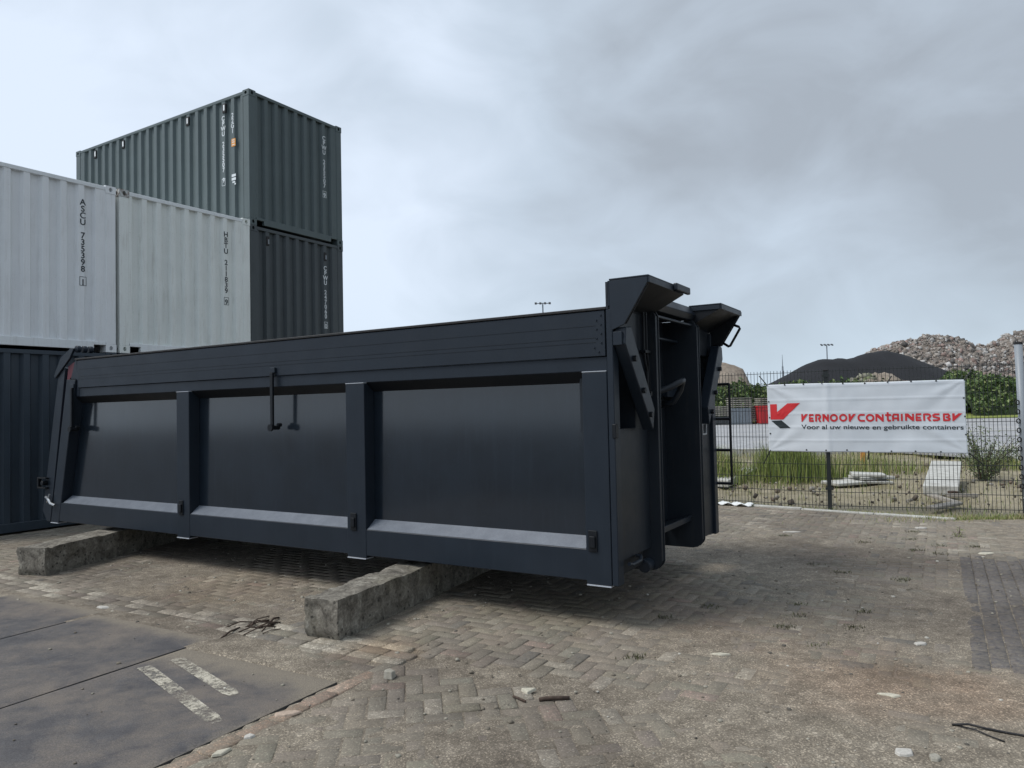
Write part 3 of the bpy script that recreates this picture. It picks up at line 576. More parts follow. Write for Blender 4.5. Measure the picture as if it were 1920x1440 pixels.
# floor, skids and cross members
hbuild(lambda b: b.box(.30, 7.3, .1, HW-.1, .50, .54), 'floor', 'hook_dark')
def skid(t0):
    def f(b):
        prof = [(7.25, .25), (.02, .25), (-.03, .262), (-.065, .30), (-.075, .36), (-.075, 2.30), (-.04, 2.36), (.27, 2.36), (.27, .44), (7.25, .44)]
        prof = [(s_, z_+.036 if z_ < .31 else z_) for s_, z_ in prof]
        b.prism([(s_, t0, z_) for s_, z_ in prof], (0, .012, 0)); b.prism([(s_, t0+.068, z_) for s_, z_ in prof], (0, .012, 0))
        b.box(-.066, .02, t0+.012, t0+.068, .36, 2.3); b.box(.0, 7.24, t0+.012, t0+.068, .30, .43)
    return f
hbuild(skid(.72), 'skid_rail', 'hook_front', bevel=.003); hbuild(skid(1.78), 'skid_rail', 'hook_front', bevel=.003)
def cm(b):
    for k in range(9): b.box(.5+k*.8, .6+k*.8, .12, HW-.12, .445, .498)
hbuild(cm, 'cross_members', 'hook_dark')
for t0 in (.60, 1.87): hbuild(lambda b: b.tube((.03, t0, .34), (.03, t0+.11, .34), .05, 18), 'roller', 'hook_paint', bevel=.004)
# front wall: outer bays (with a pocket behind each diagonal guard) and the recess between the uprights
def frame_bay(T, zb):
    def f(b):
        b.box(.012, .028, .10, .718, zb, 1.42); b.box(.012, .028, .10, .718, 2.06, 2.36); b.box(.012, .028, .46, .718, 1.4205, 2.0595); b.box(.012, .028, .05, .10, zb, 2.36); b.box(.012, .028, .0, .0495, 2.285, 2.48)
        b.box(.028, .30, .10, .46, 1.40, 1.418); b.box(.028, .30, .10, .46, 2.062, 2.08); b.box(.29, .30, .10, .46, 1.42, 2.06); b.box(.028, .29, .462, .475, 1.40, 2.08); b.box(.028, .29, .085, .099, 1.40, 2.08)
    return f
fw = hbuild(frame_bay(near, .47), 'front_wall', 'hook_front', near, bevel=0); fw2 = hbuild(frame_bay(far, .33), 'front_wall', 'hook_front', far, bevel=0)
hbuild(lambda b: b.box(.25, .262, .80, 1.78, .50, 2.36), 'front_recess', 'hook_front', bevel=0)
hbuild(lambda b: b.box(-.01, .262, .80, 1.78, 2.361, 2.3615), 'recess_top', 'hook_front', bevel=0)
hbuild(lambda b: b.prism([(.02, .80, .58), (.25, .80, .52), (.25, .80, .47), (.02, .80, .53)], (0, .98, 0)), 'recess_sill', 'hook_front')
hbuild(lambda b: b.box(.03, .12, .10, .60, .36, .469), 'front_sill', 'hook_dark')
hbuild(lambda b: b.path([(-.05, .12, .455), (-.05, .18, .44), (-.045, .35, .44), (-.02, .42, .455), (.02, .42, .46)], .014, 8), 'towing_eye', 'hook_paint', bevel=0)
hbuild(lambda b: b.prism([(-.02, .08, 2.362), (-.06, .08, 2.41), (-.02, .08, 2.483), (.05, .08, 2.483), (.05, .08, 2.362)], (0, HW-.16, 0)), 'front_top_rail', 'hook_paint')
hbuild(lambda b: (b.box(-.035, .011, .812, 1.768, 2.305, 2.325), b.box(.10, .13, .812, 1.768, 2.16, 2.18)), 'cross_bar', 'hook_paint')
# hoods over the corners
def hood(t0, t1, tside, T0=near):
    def f(b):
        b.box(-.30, .0, t0, t1, 2.488, 2.50); b.box(-.305, -.292, t0, .50 if t0 < 1 else t1, 2.445, 2.487)
        b.prism([(0, tside, 2.487), (-.291, tside, 2.487), (-.291, tside, 2.448), (-.11, tside, 2.165), (.0, tside, 2.125)], (0, .012, 0))
        b.box(-.001, .012, t0, t1, 2.305, 2.487)
    return f
hood_l = hbuild(hood(0, .80, 0), 'corner_hood', 'hook_paint', bevel=.003); hood_r = hbuild(hood(1.80, 2.5, 2.488), 'corner_hood', 'hook_paint', bevel=.003)
hbuild(lambda b: b.prism([(-.29, 1.80, 2.487), (-.29, 1.80, 2.445), (-.02, 1.80, 2.445), (-.02, 1.80, 2.487)], (0, .012, 0)), 'hood_edge', 'hook_paint', near, hood_r)
hbuild(lambda b: b.prism([(-.285, .03, 2.44), (-.115, .03, 2.17), (.0, .03, 2.17), (.0, .03, 2.44)], (0, .012, 0)), 'hood_gusset', 'hook_front', near, hood_l)
hbuild(lambda b: b.prism([(-.285, 2.44, 2.44), (-.115, 2.44, 2.17), (.0, 2.44, 2.17), (.0, 2.44, 2.44)], (0, .012, 0)), 'hood_gusset', 'hook_dark', near, hood_r)  # far gusset darker than the near one, hood shade put into its colour
hbuild(lambda b: b.box(-.335, -.302, .502, .82, 2.450, 2.505), 'hood_stub', 'hook_paint', near, hood_l, .008, 2)
for a_, z_, pr_ in ((.014, .796, hood_l), (1.814, 2.486, hood_r)): hbuild(lambda b: b.prism([(-.285, a_, 2.452), (-.285, a_, 2.484), (-.004, a_, 2.484), (-.004, a_, 2.31)], (0, z_-a_, 0)), 'hood_lining', 'hook_dark', near, pr_, 0)  # sloping closure under each hood, underside shade put into its dark colour
hbuild(lambda b: b.path([(-.225, 2.494, 2.365), (-.275, 2.494, 2.342), (-.285, 2.494, 2.325), (-.185, 2.494, 2.16), (-.17, 2.494, 2.155), (-.12, 2.494, 2.19)], .013, 8), 'grab_handle', 'hook_dark', near, hood_r, 0, smooth=True)
# the diagonal guards below the hoods
for T in (near, far):
    p0 = (.045, 2.14); p1 = (.50, 1.42); wv = .135
    st = hbuild(lambda b: b.prism([(-.11, .012, 2.03), (-.11, .03, 2.15), (-.11, .13, 2.16), (-.11, .56, 1.56), (-.11, .52, 1.40)], (.09, 0, 0)), 'diagonal_guard', 'hook_paint', T, bevel=.006)
    for (a_, z_) in ((.16, 1.93), (.32, 1.70), (.45, 1.52)):
        hbuild(lambda b: b.tube((-.111, a_, z_), (-.135, a_, z_), .022, 6), 'bolt', 'hook_dark', T, st, 0)
    hbuild(lambda b: b.box(-.09, -.019, 0, .035, 2.02, 2.118), 'guard_block', 'hook_paint', T)
    def lk(b): b.path([(.2, .14, 1.62), (.12, .22, 1.55), (.1, .27, 1.50), (.12, .34, 1.44)], .018, 6); b.tube((.06, .25, 1.52), (.22, .25, 1.52), .03, 10); b.box(.08, .2, .18, .21, 1.44, 1.70)
    hbuild(lk, 'lock_linkage', 'hook_dark', T, bevel=0)
    def rods(b):
        b.path([(-.02, .60, 2.33), (-.02, .60, 2.0), (-.02, .62, 1.92), (-.02, .655, 1.86), (-.02, .655, 1.56)], .010, 6)
        b.path([(-.02, .655, 2.33), (-.02, .655, 2.02), (-.02, .69, 1.9), (-.02, .70, 1.64), (-.02, .67, 1.57)], .010, 6)
        b.box(-.04, .011, .58, .70, 2.0, 2.02); b.box(-.035, .011, .61, .66, 2.33, 2.36); b.tube((-.05, .66, 1.68), (.01, .66, 1.68), .02, 8)
    hbuild(rods, 'locking_rods', 'hook_dark', T, bevel=0)
def hk(b):
    b.box(.05, .249, .812, 1.08, 1.66, 1.76)
hbuild(hk, 'hook_bracket', 'hook_paint')
hbuild(lambda b: b.box(.12, .249, 1.50, 1.768, 1.66, 1.76), 'hook_bracket', 'hook_paint')
hbuild(lambda b: b.path([(.22, 1.12, 1.66), (.10, 1.18, 1.70), (.0, 1.26, 1.745), (-.05, 1.34, 1.785), (-.05, 1.42, 1.80), (-.03, 1.46, 1.78), (-.01, 1.47, 1.72), (.05, 1.47, 1.62), (.2, 1.47, 1.58)], .028, 12), 'lifting_eye', 'hook_front', bevel=0, smooth=True)
def bx_(b):
    for q in ((2.02, 2.035), (2.135, 2.15)): b.box(-.03, .011, q[0], q[1], 1.30, 1.48)
    b.box(-.03, .011, 2.036, 2.134, 1.30, 1.315); b.box(-.03, .011, 2.036, 2.134, 1.40, 1.415)
hbuild(bx_, 'lamp_bracket', 'galvanised', bevel=0)
def ldr(b):
    b.tube((-.15, 2.535, 1.79), (-.15, 2.535, .79), .013, 8)
    for z_ in (1.785, 1.44, 1.13, .80): b.tube((-.15, 2.535, z_), (.25, 2.535, z_), .014, 8)
    b.tube((.25, 2.535, 1.79), (.25, 2.535, .79), .013, 8)
hbuild(ldr, 'step_ladder', 'hook_dark', bevel=0)
hbuild(lambda b: b.box(-.03, .0, -.01, .04, 1.36, 1.46), 'lamp_socket', 'hook_dark', near, bevel=.004)
# ---- concrete beams
def beam(cx_, cy_, yaw, ln, wd, hg, label, seed):
    nx, ny, nz = 130, 14, 13; bm = bmesh.new(); V = {}
    def key(i, j, k): return (i, j, k)
    for i in range(nx+1):
        for j in range(ny+1):
            for k in range(nz+1):
                if i in (0, nx) or j in (0, ny) or k in (0, nz): V[(i, j, k)] = None
    for (i, j, k) in V:
        x = i/nx*ln; y = (j/ny-.5)*wd; z = k/nz*hg
        ex = min(i/nx*ln, (1-i/nx)*ln); ey = min(j, ny-j)/ny*wd; ez = (nz-k)/nz*hg; ez0 = k/nz*hg
        e_ = sorted([ex, ey, ez])[:2]; d = math.hypot(*[max(0, .05-q) for q in e_])       # how near an upper edge
        nz_ = fbm(x*5+seed, y*5, z*5+seed, 5); chip = max(0, nz_*.9+.02)*d*.45*(1.5 if ex < .12 else .8)
        c_ = Vector((x, y, z)); inward = Vector((max(.0, 1-ex/.06), -math.copysign(max(0, 1-ey/.06), y), -max(0, 1-ez/.06)))
        c_ += inward*chip; rough_ = .003*fbm(x*22, y*22+seed, z*22, 3)+.003*fbm(x*3, y*6+seed, z*6, 2)
        if j in (0, ny): c_.y += math.copysign(rough_, y)
        if k == nz: c_.z += rough_*.5
        if i in (0, nx): c_.x += rough_*2.5*(1 if i else -1)
        if ez0 < .06 and ex < .06: c_.x += (.06-ez0)*.5*(1-ex/.06)
        V[(i, j, k)] = bm.verts.new(c_)
    def quad(a, b2, c2, d2): bm.faces.new([V[a], V[b2], V[c2], V[d2]])
    for i in range(nx):
        for j in range(ny):
            for k in (0, nz): quad((i, j, k), (i+1, j, k), (i+1, j+1, k), (i, j+1, k))
        for k in range(nz):
            for j in (0, ny): quad((i, j, k), (i+1, j, k), (i+1, j, k+1), (i, j, k+1))
    for j in range(ny):
        for k in range(nz):
            for i in (0, nx): quad((i, j, k), (i, j+1, k), (i, j+1, k+1), (i, j, k+1))
    bmesh.ops.recalc_face_normals(bm, faces=bm.faces); me = bpy.data.meshes.new('concrete_beam'); bm.to_mesh(me); bm.free()
    me.polygons.foreach_set('use_smooth', [True]*len(me.polygons)); me.set_sharp_from_angle(angle=math.radians(42)); me.materials.append(M['old_concrete'])
    o = bpy.data.objects.new('concrete_beam', me); link(o); o.location = (cx_, cy_, -.004); o.rotation_euler = (0, 0, yaw); tag(o, label, 'concrete beam', 'concrete beams carrying the bin')
beam(-1.375, 5.25, math.radians(65.7), 3.3, .29, .288, 'weathered concrete beam under the middle of the bin, nearest, its chipped pale end towards the paving border', 3.3)
beam(-4.92, 7.58, math.radians(77), 3.4, .34, .288, 'weathered concrete beam under the rear of the bin, beside the dark blue container', 9.1)
# ================================================================== FENCE AND BANNER
FP = Vector((4.6116, 10.9111, 0)); FR = Vector((.9344, -.3562, 0)); FL = Vector((-.8187, .5742, 0)); FR2 = Vector((.955, -.296, 0))
FE = FP+FR*2.46; fences = []
def fence(label, A_, d, L_, n=0):
    r = empty('mesh_fence', (A_.x, A_.y, -.03), math.atan2(d.y, d.x), label, 'fence', 'black wire mesh fence panels'); b = MB()
    k = int(L_/.05)
    for i in range(k+1): b.box(i*.05+.02, i*.05+.026, -.0025, .0025, .06, 2.105)
    for j in range(11):
        z = .10+j*.2-(.0 if j < 10 else .03)
        b.box(0, k*.05+.04, -.0095, -.0026, z-.0035, z+.0035); b.box(0, k*.05+.04, .0026, .0095, z-.0035, z+.0035)
    b.build('wire_panel', 'fence_black', r, recalc=False); return r
f1 = fence('black mesh fence panel under the right part of the banner, ending at the tube post', FP+FR*.02, FR, 2.40)
f0 = fence('black wire mesh fence panel under the left end of the banner, beside the bin', FP+FL*.02, FL, 2.46)
f2 = fence('black wire mesh fence panel running on behind the bin, mostly hidden', FP+FL*2.54, FL, 2.46)
f3 = fence('black mesh fence panel at the right edge, beyond the grey tube post', FE+FR2*.08, FR2, 2.46)
def fpost(P, label):
    r = empty('fence_post', (P.x, P.y, -.05), math.atan2(FR.y, FR.x), label, 'fence post', 'black fence posts')
    b = MB(); b.box(-.03, .03, -.025, .025, 0, 2.09); b.build('post', 'fence_black', r, bevel=.004)
    b = MB(); b.box(-.034, .034, -.029, .029, 2.0905, 2.115); b.build('cap', 'black_rubber', r, bevel=.006)
    for z in (.35, 2.0):
        b = MB(); b.box(-.055, .055, -.034, -.026, z, z+.04); b.build('clamp', 'fence_black', r)
    b = MB(); b.box(-.09, .09, -.06, .06, .045, .06); b.build('base_plate', 'fence_black', r)
fpost(FP, 'black fence post showing above and below the white banner'); fpost(FP+FL*2.51, 'black fence post hidden behind the bin')
r = empty('tube_post', (FE.x-.015, FE.y, -.05), 0, 'tall light grey steel tube post at the right edge with black eyelets up its side', 'post')
b = MB(); b.tube((0, 0, 0), (-.03, 0, 2.36), .048, 24); b.build('tube', 'pole_grey', r, smooth=False)
r.children[0].data.polygons.foreach_set('use_smooth', [len(p.vertices) == 4 for p in r.children[0].data.polygons])
b = MB(); b.tube((-.03, 0, 2.361), (-.03, 0, 2.39), .051, 24); b.build('cap', 'black_rubber', r)
for k in range(10):
    b = MB(); z = .45+k*.125; c = Vector((-.07-z*.012, -.02, z)); pts = [c+Vector((.026*math.cos(a*PI/4), 0, .03*math.sin(a*PI/4))) for a in range(9)]; b.path(pts, .008, 6); b.build('eyelet', 'black_rubber', r)
    if k == 0:
        b = MB(); b.tube((-.05, -.03, .30), (.04, -.05, .18), .02, 8); b.build('tie', 'rail_white', r)
# ---- banner
BW0, BW1 = -.85, 1.77
def sbase(d):
    w = .12
    if d > w: P = FP+FR*d
    elif d < -w: P = FP+FL*(-d)
    else:
        t = (d+w)/(2*w); A0 = FP+FL*w; A1 = FP+FR*w; c = (A0+A1)*.5*.5+FP*.5; P = A0.lerp(c, t).lerp(c.lerp(A1, t), t)
    return P
BN = Vector((-.40, -.916, 0))
def wr(d, z):
    u = (d-BW0)/(BW1-BW0); v_ = (z-.86)/1.0; o = 0
    for j in range(4, 10):
        zz = .05+.2*j-.03; o += .0045*math.exp(-((z-zz)/.012)**2)
    for (cu_, cv_, sg, an) in ((0, 0, 1, .62), (1, 0, -1, .62), (1, 1, -1, -.5), (0, 1, 1, -.5)):
        du = (u-cu_)*2.62*sg; dv = v_-cv_; rr = math.hypot(du, dv); a = math.atan2(dv, du) if rr > 1e-4 else 0
        o += .028*rr*math.exp(-rr/.42)*math.cos((a-an)*11)*math.exp(-((a-an)/.5)**2)
    o += .010*fbm(d*1.4, z*1.7, 3.3, 3)*(.5+.5*math.sin(PI*u))+.004*fbm(d*5, z*3, 8, 2)+.012*math.exp(-((d-.01)/.05)**2)
    return o
def surf(d, z, off=0):
    e_ = 1e-3; P = sbase(d)+BN*(.058+wr(d, z)+off); return Vector((P.x, P.y, z))
def edges(d):
    t = (d-BW0)/(BW1-BW0); sg = .012*math.sin(PI*t*6)*math.sin(PI*t)
    return (1.865-.012*t+.004*math.sin(9*t)), (.855-.02*t+.02*math.sin(PI*t)*.4+sg*.3)   # top, bottom
nu, nv_ = 150, 60; vs = []; fs = []
for i in range(nu+1):
    d = BW0+(BW1-BW0)*i/nu; tp, bt = edges(d)
    for j in range(nv_+1): vs.append(tuple(surf(d+.006*math.sin(j/nv_*PI)*(1 if i == 0 else (-1 if i == nu else 0)), bt+(tp-bt)*j/nv_)))
for i in range(nu):
    for j in range(nv_): a0 = i*(nv_+1)+j; fs.append((a0, a0+nv_+1, a0+nv_+2, a0+1))
b = MB(); b.add(vs, fs); bn = b.build('banner', 'banner_cloth', smooth=True, recalc=False)
md = bn.modifiers.new('thickness', 'SOLIDIFY'); md.thickness = .002
tag(bn, 'white advertising banner with red and black lettering tied to the wire fence', 'banner')
def bxy(X_, Y_):
    """position in a sketch of the banner, 1683 wide"""
    t = (X_-92)/1683; d = BW0+t*2.62; yt = 88-33*t; yb = 650+35*t; tp, bt = edges(d); return d, tp-(Y_-yt)/(yb-yt)*(tp-bt)
def onb(b, polys, off=.004, sub=1):
    for poly in polys:
        k = len(b.v); P = []
        for i in range(len(poly)):
            P.append(poly[i])
        bm = bmesh.new(); vv_ = [bm.verts.new((x, y, 0)) for x, y in P]; f = bm.faces.new(vv_); bmesh.ops.triangulate(bm, faces=[f])
        if sub: bmesh.ops.subdivide_edges(bm, edges=bm.edges[:], cuts=sub, use_grid_fill=True)
        bmesh.ops.triangulate(bm, faces=bm.faces[:]); bm.verts.index_update()
        b.add([tuple(surf(*bxy(v_.co.x, v_.co.y), off)) for v_ in bm.verts], [tuple(w.index for w in f2_.verts) for f2_ in bm.faces]); bm.free()
b = MB(); onb(b, [[(118, 253), (182, 252), (182, 382), (120, 382)], [(182, 320), (283, 247), (400, 245), (238, 383), (182, 382)]], sub=3); b.build('logo_mark', 'logo_red', bn, recalc=False)
b = MB(); onb(b, [[(125, 392), (222, 390), (305, 455), (207, 457)]], sub=4); b.build('logo_foot', 'logo_black', bn, recalc=False)
def stroke(pts, th, closed=False):
    out_ = []
    n = len(pts)
    for i in range(n-(0 if closed else 1)):
        a = Vector(pts[i]); c = Vector(pts[(i+1) % n]); dd_ = (c-a); 
        if dd_.length < 1e-6: continue
        dd_.normalize(); p = Vector((-dd_.y, dd_.x))*th/2; e_ = dd_*th*.32 if True else 0
        out_.append([tuple(a-e_-p), tuple(c+e_-p), tuple(c+e_+p), tuple(a-e_+p)])
    return out_
def arc(cx_, cy_, rx, ry, a0, a1, n=14): return [(cx_+rx*math.cos(math.radians(a0+(a1-a0)*i/n)), cy_+ry*math.sin(math.radians(a0+(a1-a0)*i/n))) for i in range(n+1)]
T_ = .24
def glyph(c):
    if c == 'V': return [[(0, 0), (0, 1), (.13, 1), (.78, .0), (1, .0), (.5, 0), (.22, .5), (.22, .0)]], []
    raise KeyError
def glyph_polys(c, x, w, y0, h):
    """returns polygons in sketch coordinates, y down"""
    S_ = lambda pts: [(x+p[0]*w, y0+p[1]*h) for p in pts]; th = h*.235; m_ = th/2/w; q = .1175; P = []
    st_ = lambda pts, closed=False: P.extend(stroke(S_(pts), th, closed))
    if c == 'V': P.append(S_([(0, 0), (.24, 0), (.24, .36), (.62, 0), (1.0, 0), (.12, 1), (0, 1)]))
    elif c == 'Y': P.append(S_([(0, 0), (.28, 0), (.30, .40), (.62, 0), (1.0, 0), (.30, .86), (.30, 1), (.02, 1)]))
    elif c == 'E': st_([(1-m_, q), (m_+.06, q), (m_, .25)]); st_([(m_, .62), (m_, 1-q), (1-m_, 1-q)]); st_([(m_+.12, .55), (1-m_-.1, .55)]); st_([(m_, .45), (m_, .8)])
    elif c == 'R': st_([(m_, 1-q), (m_, q)]); st_([(m_+.1, q)]+arc(1-m_-.28, .34, .28, .22, -90, 90, 6)); P.append(S_([(.42, .56), (.72, .56), (1.02, 1), (.68, 1)]))
    elif c == 'N': st_([(m_, 1-q), (m_, q)]); P.append(S_([(0, 0), (.34, 0), (1, .72), (1, 1), (.82, 1), (0, .2)])); st_([(1-m_, q), (1-m_, 1-q)])
    elif c == 'O': st_(arc(.5, .5, .5-m_, .5-q, 0, 360, 20)[:-1], True)
    elif c == 'C': st_([(1-m_*.6, q), (.5, q)]+arc(.5, .5, .5-m_, .5-q, -100, -260, 12)+[(.5, 1-q), (1-m_*.6, 1-q)])
    elif c == 't': st_([(.42, -.14), (.42, .75), (.52, 1-q), (.85, 1-q)]); st_([(.06, .16), (.94, .16)])
    elif c == 'A': st_([(m_, 1-q), (m_, .3), (m_+.12, q), (1-m_, q), (1-m_, 1-q)]); st_([(m_, .6), (1-m_, .6)])
    elif c == 'I': st_([(.5, q), (.5, 1-q)])
    elif c == 'S': st_([(1-m_, q), (.35, q), (m_, .25), (m_+.05, .42), (.5, .5), (1-m_, .58), (1-m_, .78), (.65, 1-q), (m_, 1-q)])
    elif c == 'B': st_([(m_, .0+q), (m_, 1-q)]); st_([(.15, q), (.7, q), (1-m_-.05, .3), (.7, .48), (.45, .5)]); st_([(.6, .5), (1-m_, .7), (.75, 1-q), (m_, 1-q)])
    return P
# the letters as read off the banner: x and width of each
wordpos = [('V', 408, 61), ('E', 476, 46), ('R', 533, 53), ('N', 598, 57), ('O', 663, 69), ('O', 743, 69), ('Y', 823, 65), ('C', 899, 61), ('O', 968, 72), ('N', 1048, 69), ('t', 1131, 46), ('A', 1185, 57), ('I', 1257, 15), ('N', 1291, 72), ('E', 1375, 50), ('R', 1436, 65), ('S', 1508, 61), ('B', 1592, 61), ('V', 1665, 80)]
for a_, z_ in ((0, 7), (7, 17), (17, 19)):
    b = MB(); q = 0
    for c, x_, w_ in wordpos[a_:z_]:
        yb_ = 338+(x_-405)/1340*5
        for poly in glyph_polys(c, x_, w_, yb_, 66): onb(b, [poly], off=.004+.00025*(q % 9), sub=0); q += 1
    b.build('lettering', 'logo_red', bn, recalc=False)
tx = text('Voor al uw nieuwe en gebruikte containers', 50, 'logo_black', 'lettering', None, Matrix.Identity(4), stack=False, bold=.6, ext=0, align='LEFT')
me = tx.data; xs_ = [v_.co.x for v_ in me.vertices]; x0_, x1_ = min(xs_), max(xs_)
for v_ in me.vertices:
    X_ = 405+(v_.co.x-x0_)/(x1_-x0_)*1345; v_.co = surf(*bxy(X_, 464+(X_-405)/1345*16-v_.co.y*1.08), .004)
tx.parent = bn
def disc(X_, Y_, rr=.011):
    d, z = bxy(X_, Y_); c = surf(d, z, .003); b = MB(); u = FR if d > 0 else -FL
    b.tube(tuple(c), tuple(c+BN*.004), rr, 12); b.build('grommet', 'black_rubber', bn)
for X_, Y_ in ((263, 90), (437, 86), (785, 80), (970, 78), (1350, 68), (1550, 66), (445, 640), (620, 645), (800, 648), (1170, 660), (1365, 664), (1565, 668), (106, 230), (110, 365), (112, 500), (1760, 212), (1763, 368), (1765, 523)): disc(X_, Y_)
def strap(p0, p1, w=.008):
    b = MB(); a = surf(*bxy(*p0), .008); c_ = bxy(*p1); q = sbase(c_[0])+BN*.02; q = Vector((q.x, q.y, c_[1])); b.tube(tuple(a), tuple(q), w, 6); b.build('tie_strap', 'fence_black', bn)
for p in (((98, 92), (18, 8)), ((1768, 60), (1830, -20)), ((108, 640), (35, 760)), ((1778, 676), (1895, 785)), ((1156, 74), (1196, 18)), ((604, 82), (588, 40)), ((983, 655), (975, 730))): strap(*p)
# ================================================================== BACKGROUND
def heap(name, mat, x0, x1, y0, y1, st, zf, label, cat, group=None, nz=.25, nsc=.5, seed=1, kind=None):
    X, Y, Fc = grid_np(x0, x1, y0, y1, st); Z = zf(X, Y)+nz*vnoise(X, Y, nsc, seed, 5, .6); keep = (Z[Fc].max(1) > .05)
    o = np_mesh(name, np.stack([X, Y, np.maximum(Z, -.05)], 1), Fc[keep], mat, smooth=True); return tag(o, label, cat, group, kind)
def cones(lst, slope):
    def f(X, Y):
        Z = np.full_like(X, -50.)
        for (cx_, cy_, h_) in lst: Z = np.maximum(Z, h_-slope*(np.sqrt((X-cx_)**2+(Y-cy_)**2+1.6)-1.26))
        return Z
    return f
heap('grit_pile', 'black_grit', 14, 58, 62, 92, .5, cones([(31.6, 75, 6.0), (33.2, 75, 5.95), (34.8, 75.5, 6.05), (36.6, 75.5, 6.55), (38, 76, 6.75), (39.3, 76.5, 6.5)], .57), 'black pile of fine grit behind the banner', 'pile', nz=.12, nsc=.3, seed=5)
xr = np.array([40, 48, 53.7, 56.5, 59.1, 62.8, 65.6, 68.7, 71, 73, 74.3, 78, 90, 100]); zr = np.array([.5, 5.6, 9.0, 9.9, 10.7, 11.0, 10.5, 9.3, 9.3, 10.6, 10.9, 11.3, 10, 6])
def rz_(X, Y): return np.interp(X, xr, zr)-.62*(np.sqrt((Y-110)**2+3)-1.7)
rub = heap('rubble_pile', 'rubble_base', 40, 100, 90, 130, .5, rz_, 'big pile of pinkish grey demolition rubble at the right behind the hedge', 'pile', nz=.5, nsc=.7, seed=8)
def chunks(n, x0, x1, y0, y1, zf, smin, smax, cols, name, parent, seed=4, mat='rubble_chunk', zmin=.5):
    r_ = np.random.default_rng(seed); x = r_.uniform(x0, x1, n*3); y = r_.uniform(y0, y1, n*3); z = zf(x, y)+.5*vnoise(x, y, .7, 8, 5, .6)*(1 if zmin > .1 else 0); k = z > zmin; x, y, z = x[k][:n], y[k][:n], z[k][:n]; n = len(x)
    s_ = smin*(smax/smin)**r_.random((n, 1))**2.2; dims = s_*r_.uniform(.35, 1.0, (n, 3)); cube = np.array([(-1, -1, -1), (1, -1, -1), (1, 1, -1), (-1, 1, -1), (-1, -1, 1), (1, -1, 1), (1, 1, 1), (-1, 1, 1)])*.5
    V = cube[None]*dims[:, None]*(1+r_.uniform(-.22, .22, (n, 8, 3))); Q, _ = np.linalg.qr(r_.normal(size=(n, 3, 3))); V = np.einsum('nij,nkj->nki', Q, V)+np.stack([x, y, z], 1)[:, None]
    f = np.array([(0, 3, 2, 1), (4, 5, 6, 7), (0, 1, 5, 4), (1, 2, 6, 5), (2, 3, 7, 6), (3, 0, 4, 7)]); Fc = (f[None]+8*np.arange(n)[:, None, None]).reshape(-1, 4)
    c = np.array(cols)[r_.integers(0, len(cols), n)]*r_.uniform(.7, 1.2, (n, 1)); return np_mesh(name, V.reshape(-1, 3), Fc, mat, parent, col=np.repeat(c, 6, 0))
rc = [(.26, .23, .20), (.33, .30, .27), (.19, .165, .145), (.27, .20, .175), (.42, .41, .395), (.12, .112, .105), (.26, .235, .21)]
o = chunks(17000, 44, 96, 92, 113, rz_, .16, .8, rc, 'rubble', rub); tag(o, kind='stuff')
def tanf(X, Y): 
    d = np.maximum(np.abs(X-17)-4.3, 0); return 5.55-1.9*d-.9*np.maximum(np.abs(Y-71)-3, 0)-.05*(X-17)**2
heap('sand_pile', 'tan_sand', 8, 26, 62, 82, .4, tanf, 'steep tan sand pile seen just right of the bin', 'pile', nz=.35, nsc=.45, seed=12)
def patchf(X, Y): return 4.0-.6*(np.sqrt(((X-33.6)*.8)**2+((Y-68)*1.4)**2+.8)-.9)
sp = heap('stone_heap', 'tan_sand', 27, 42, 62, 74, .35, patchf, 'pale stone heap in front of the black grit pile', 'pile', nz=.5, nsc=.9, seed=14)
o = chunks(900, 29, 39, 64, 68.5, patchf, .15, .7, [(.27, .26, .21), (.20, .20, .15), (.15, .17, .09)], 'stones', sp, 6); tag(o, kind='stuff')
